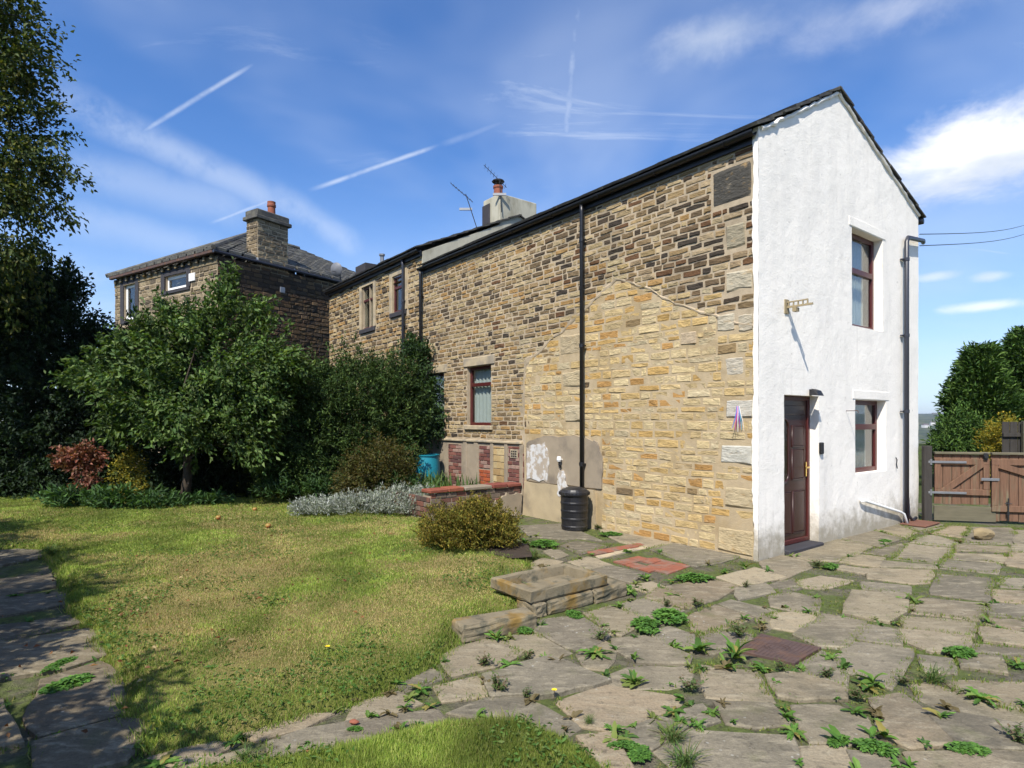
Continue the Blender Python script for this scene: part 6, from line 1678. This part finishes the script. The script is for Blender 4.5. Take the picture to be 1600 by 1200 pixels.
for px, py, lab in ((419, 823, 'red flushed windfall apple on the lawn'), (398, 797, 'yellow windfall apple nearer the hedge'), (341, 810, 'pale windfall apple left of the other two')):
    p = G(px, py, .08); ap = thing('windfall_apple', lab, 'apple', (p.x, p.y, .06))
    mb = MB(); mb.lathe([(.002, .008), (.018, .0), (.033, .012), (.041, .035), (.037, .058), (.02, .068), (.004, .060)], (0, 0, 0), 14); mb.obj('fruit', M_apple, ap, smooth=True)
    mb = MB(); mb.tube([(0, 0, .058), (.004, 0, .078)], .002, 5); mb.obj('stalk', M_bark, ap)

# ------------------------------------------------------------------ grass and small litter
def blades(X, Y, Z, h, w, cols, r, leanf=.6):
    n = len(X); a = r.uniform(0, 2 * math.pi, n); la = r.uniform(0, 2 * math.pi, n); le = r.random(n) * leanf
    hh = h * r.uniform(.5, 1.25, n); ww = w * r.uniform(.7, 1.3, n)
    B = np.stack([X, Y, Z], 1); S = np.stack([np.cos(a) * ww, np.sin(a) * ww, np.zeros(n)], 1) * .5
    T = B + np.stack([np.cos(la) * le * hh, np.sin(la) * le * hh, hh * np.sqrt(np.clip(1 - le * le * .6, .2, 1))], 1)
    V = np.stack([B - S, B + S, T], 1).reshape(-1, 3); F = np.arange(n * 3).reshape(-1, 3)
    return V, F, np.repeat(cols, 3, 0)
def grass_on(name, poly, n, h, label, seed, ztop, near=True, lush=0.0):
    r = np.random.default_rng(seed); xs = [p[0] for p in poly]; ys = [p[1] for p in poly]
    X = []; Y = []; got = 0
    while got < n:
        x = r.uniform(min(xs), max(xs), n); y = r.uniform(min(ys), max(ys), n)
        pr = np.clip((5.0 / np.maximum(y, 1.5)) ** 2, .10, 1.0) if near else np.ones(n)
        vis = np.abs(x) < y * .95 + .6
        ok = inpoly(x, y, poly) & (r.random(n) < pr) & vis
        X.append(x[ok]); Y.append(y[ok]); got += ok.sum()
    X = np.concatenate(X)[:n]; Y = np.concatenate(Y)[:n]
    sd = edgedist(X, Y, poly); Z = lawn_z(sd, X, Y, ztop) - .004
    dry = np.clip((vnoise(X, Y, .75, 8) * .55 + vnoise(X, Y, 2.1, 9) * .3 + vnoise(X, Y, 6.0, 10) * .2 - .44 - lush) * 4.5 + .55 * np.exp(-((X + 1.2) ** 2 + (Y - 5.2) ** 2) / 2.2) + .35 * np.exp(-((X + 2.6) ** 2 + (Y - 7.2) ** 2) / 2.5), 0, 1)
    ex = np.clip((.35 - sd) / .35, 0, 1); farg = np.clip((Y - 9.0) / 2.5, 0, 1); dry = dry * (1 - ex * .7) * (1 - farg * .7)
    g = colvar([(0.185, 0.25, 0.040), (0.225, 0.29, 0.05), (0.13, 0.20, 0.032), (0.28, 0.31, 0.085)], n, r); s_ = colvar([(0.39, 0.31, 0.135), (0.46, 0.37, 0.17), (0.30, 0.24, 0.10)], n, r)
    m = (r.random(n) < dry * .85)[:, None]
    gs = np.clip(.55 + .9 * vnoise(X, Y, 2.6, 31) * (.6 + .8 * vnoise(X, Y, 11.0, 32)), .5, 1.5)[:, None]; g = g * gs; s_ = s_ * (.55 + .45 * gs)
    hh = h * (1 + np.clip((.12 - sd) / .12, 0, 1) * .8) * (.7 + .6 * vnoise(X, Y, 3.0, 11)) * np.where(m[:, 0], .75, 1.0) * (1 + .04 * np.clip(Y - 4, 0, 8))
    V, F, C = blades(X, Y, Z, hh, .0065 * np.clip(Y / 4.5, .8, 2.6), np.where(m, s_, g), r, .85)
    ob(name, mk(name, V, F, C), M_grass, label=label, kind='stuff', cat='grass')
grass_on('lawn_grass', LAWN1, 360000, .026, 'short patchy grass of the main lawn', 71, LZ)
grass_on('lawn_grass', LAWN2, 70000, .034, 'bright short grass of the near tongue of lawn', 72, .045, lush=.10)
# lawn weeds: small broad leaves pressed among the grass
r = np.random.default_rng(73); n = 9000
x = r.uniform(-7, 1.5, n * 8); y = r.uniform(2.4, 12, n * 8); ok = (inpoly(x, y, LAWN1) | inpoly(x, y, LAWN2)) & (vnoise(x, y, 1.6, 12) + .3 * vnoise(x, y, 6, 13) > .60) & (r.random(n * 8) < np.clip((5 / y) ** 2, .1, 1)); x = x[ok][:n]; y = y[ok][:n]; n = len(x)
V, F, C = leaf_arrays(np.stack([x, y, np.full(n, LZ + .006)], 1), np.concatenate([r.normal(0, 1, (n, 2)), r.uniform(0, .6, (n, 1))], 1), r.uniform(.022, .042, n), r.uniform(.010, .018, n), colvar([(0.06, 0.13, 0.022), (0.08, 0.16, 0.03), (0.12, 0.17, 0.04)], n, r), r)
ob('lawn_clover', mk('lawn_clover', V, F, C), M_leaf, label='small clover and plantain leaves scattered through the lawn', kind='stuff', cat='weeds')
# moss and seedlings along the joints
r = np.random.default_rng(74); X = []; Y = []
for poly in SLABW:
    n_ = len(poly)
    for i in range(n_):
        a = np.array(poly[i]); b_ = np.array(poly[(i + 1) % n_]); L = np.linalg.norm(b_ - a); k = int(L * 90)
        t = r.random(k); q = a + (b_ - a) * t[:, None] + r.normal(0, .016, (k, 2))
        dens = vnoise(q[:, 0], q[:, 1], 1.1, 15) * .7 + vnoise(q[:, 0], q[:, 1], 4.0, 16) * .4
        far_ = np.clip((q[:, 1] - 4.5) / 3, 0, 1) * .14 * (q[:, 0] > .45 * q[:, 1])
        q = q[(dens + far_ > .54) & (r.random(k) < .9)]; X.append(q[:, 0]); Y.append(q[:, 1])
X = np.concatenate(X); Y = np.concatenate(Y); X = np.repeat(X, 3) + r.normal(0, .010, len(X) * 3); Y = np.repeat(Y, 3) + r.normal(0, .010, len(Y) * 3); n = len(X)
V, F, C = blades(X, Y, np.full(n, -.012), np.full(n, .032), .008, colvar([(0.13, 0.20, 0.03), (0.17, 0.21, 0.038), (0.09, 0.16, 0.028), (0.20, 0.19, 0.06)], n, r), r, .95)
ob('joint_moss', mk('joint_moss', V, F, C), M_grass, label='moss and fine grass growing along the paving joints', kind='stuff', cat='moss')
# small seedlings rooted along the joints
r = np.random.default_rng(77); V = []; F = []; C = []
edges = [(np.array(p[i]), np.array(p[(i + 1) % len(p)])) for p in SLABW for i in range(len(p))]
for k in range(340):
    a, b_ = edges[r.integers(len(edges))]; q = a + (b_ - a) * r.random() + r.normal(0, .012, 2)
    if abs(q[0]) > .9 * q[1] + .2 or q[1] > 9.5 or vnoise(q[0], q[1], 1.2, 25) < .38: continue
    sz = r.uniform(.025, .085) * (1.4 if r.random() < .15 else 1); tint = np.array(((0.085, 0.18, 0.03), (0.12, 0.21, 0.04), (0.16, 0.20, 0.05), (0.14, 0.11, 0.05), (0.07, 0.14, 0.03))[r.integers(5)])
    for m in range(r.integers(4, 11)):
        v, f = strip_leaf(r, sz * r.uniform(.6, 1.2), sz * r.uniform(.16, .42), r.uniform(.1, 1.2), r.uniform(0, 6.28), r.uniform(0, .3), r.uniform(.4, 1.6), 4, (q[0], q[1], -.006))
        n0 = len(V); V.extend([tuple(x_) for x_ in v]); F.extend([[i_ + n0 for i_ in ff] for ff in f]); C.extend([tuple(tint * r.uniform(.75, 1.2))] * len(v))
ob('joint_seedlings', mk('joint_seedlings', V, F, C), M_leaf, label='small mixed seedlings rooted along the paving joints', kind='stuff', cat='weeds')
# ragged long blades hanging over the lawn edges
r = np.random.default_rng(78); X = []; Y = []
for poly, rng_ in ((LAWN1, range(0, 28)), (LAWN2, range(0, 9))):
    for i in rng_:
        a = np.array(poly[i]); b_ = np.array(poly[(i + 1) % len(poly)]); L = np.linalg.norm(b_ - a); k = int(L * 900); t = r.random(k)
        q = a + (b_ - a) * t[:, None] + r.normal(0, .03, (k, 2)); q = q[vnoise(q[:, 0], q[:, 1], 3.0, 27) > .35]; X.append(q[:, 0]); Y.append(q[:, 1])
X = np.concatenate(X); Y = np.concatenate(Y); n = len(X)
V, F, C = blades(X, Y, np.full(n, -.012), .055 * (.4 + 1.2 * vnoise(X, Y, 5.0, 28)), .0075, colvar([(0.17, 0.25, 0.04), (0.22, 0.28, 0.05), (0.30, 0.26, 0.11), (0.12, 0.19, 0.03)], n, r), r, .95)
ob('edge_grass', mk('edge_grass', V, F, C), M_grass, label='ragged longer grass along the lawn edges', kind='stuff', cat='grass')
# loose moss over the bare ground between the flags
r = np.random.default_rng(76); n = 60000
x = r.uniform(-1.5, 9, n); y = r.uniform(2.6, 11, n)
ok = (np.abs(x) < .9 * y) & (vnoise(x, y, 2.2, 21) * .6 + vnoise(x, y, 9, 22) * .45 > .50) & ~inpoly(x, y, LAWN1) & ~inpoly(x, y, LAWN2)
for poly in SLABW: ok &= ~inpoly(x, y, poly)
x = x[ok]; y = y[ok]; n = len(x)
V, F, C = blades(x, y, np.full(n, -.02), np.full(n, .022), .013, colvar([(0.13, 0.18, 0.03), (0.17, 0.185, 0.042), (0.095, 0.145, 0.026), (0.19, 0.17, 0.07)], n, r), r, .97)
ob('ground_moss', mk('ground_moss', V, F, C), M_grass, label='thin moss over the bare ground between the flags', kind='stuff', cat='moss')
# fallen leaves
r = np.random.default_rng(75); n = 150
x = np.concatenate([r.uniform(-5, -1, 90), r.uniform(-3.6, -2.0, 60)]); y = np.concatenate([r.uniform(3, 9, 90), r.uniform(3.0, 6.5, 60)])
zl = np.where(inpoly(x, y, LAWN1), LZ + .03, .045)
V, F, C = leaf_arrays(np.stack([x, y, zl], 1), np.concatenate([r.normal(0, 1, (n, 2)), r.normal(0, .15, (n, 1))], 1), r.uniform(.03, .06, n), r.uniform(.016, .03, n), colvar([(0.20, 0.075, 0.03), (0.28, 0.14, 0.06), (0.14, 0.06, 0.03), (0.34, 0.26, 0.13)], n, r), r)
ob('fallen_leaves', mk('fallen_leaves', V, F, C), M_leaf, label='brown fallen leaves scattered on lawn and left path', kind='stuff', cat='leaves')

# ------------------------------------------------------------------ thin haze over the valley
mb = MB(); mb.box(-6400, 6400, -6400, 6400, -130, 60)
hz = bpy.data.materials.new('valley_haze'); hz.use_nodes = True
ht = hz.node_tree; ht.nodes.clear(); ho = ht.nodes.new('ShaderNodeOutputMaterial'); hv = ht.nodes.new('ShaderNodeVolumePrincipled')
hv.inputs['Density'].default_value = 0.00013; hv.inputs['Color'].default_value = (0.72, 0.82, 1.0, 1); hv.inputs['Anisotropy'].default_value = 0.1
ht.links.new(hv.outputs[0], ho.inputs['Volume'])
mb.obj('haze', hz, label='thin blue haze over the far valley', kind='stuff', cat='haze')
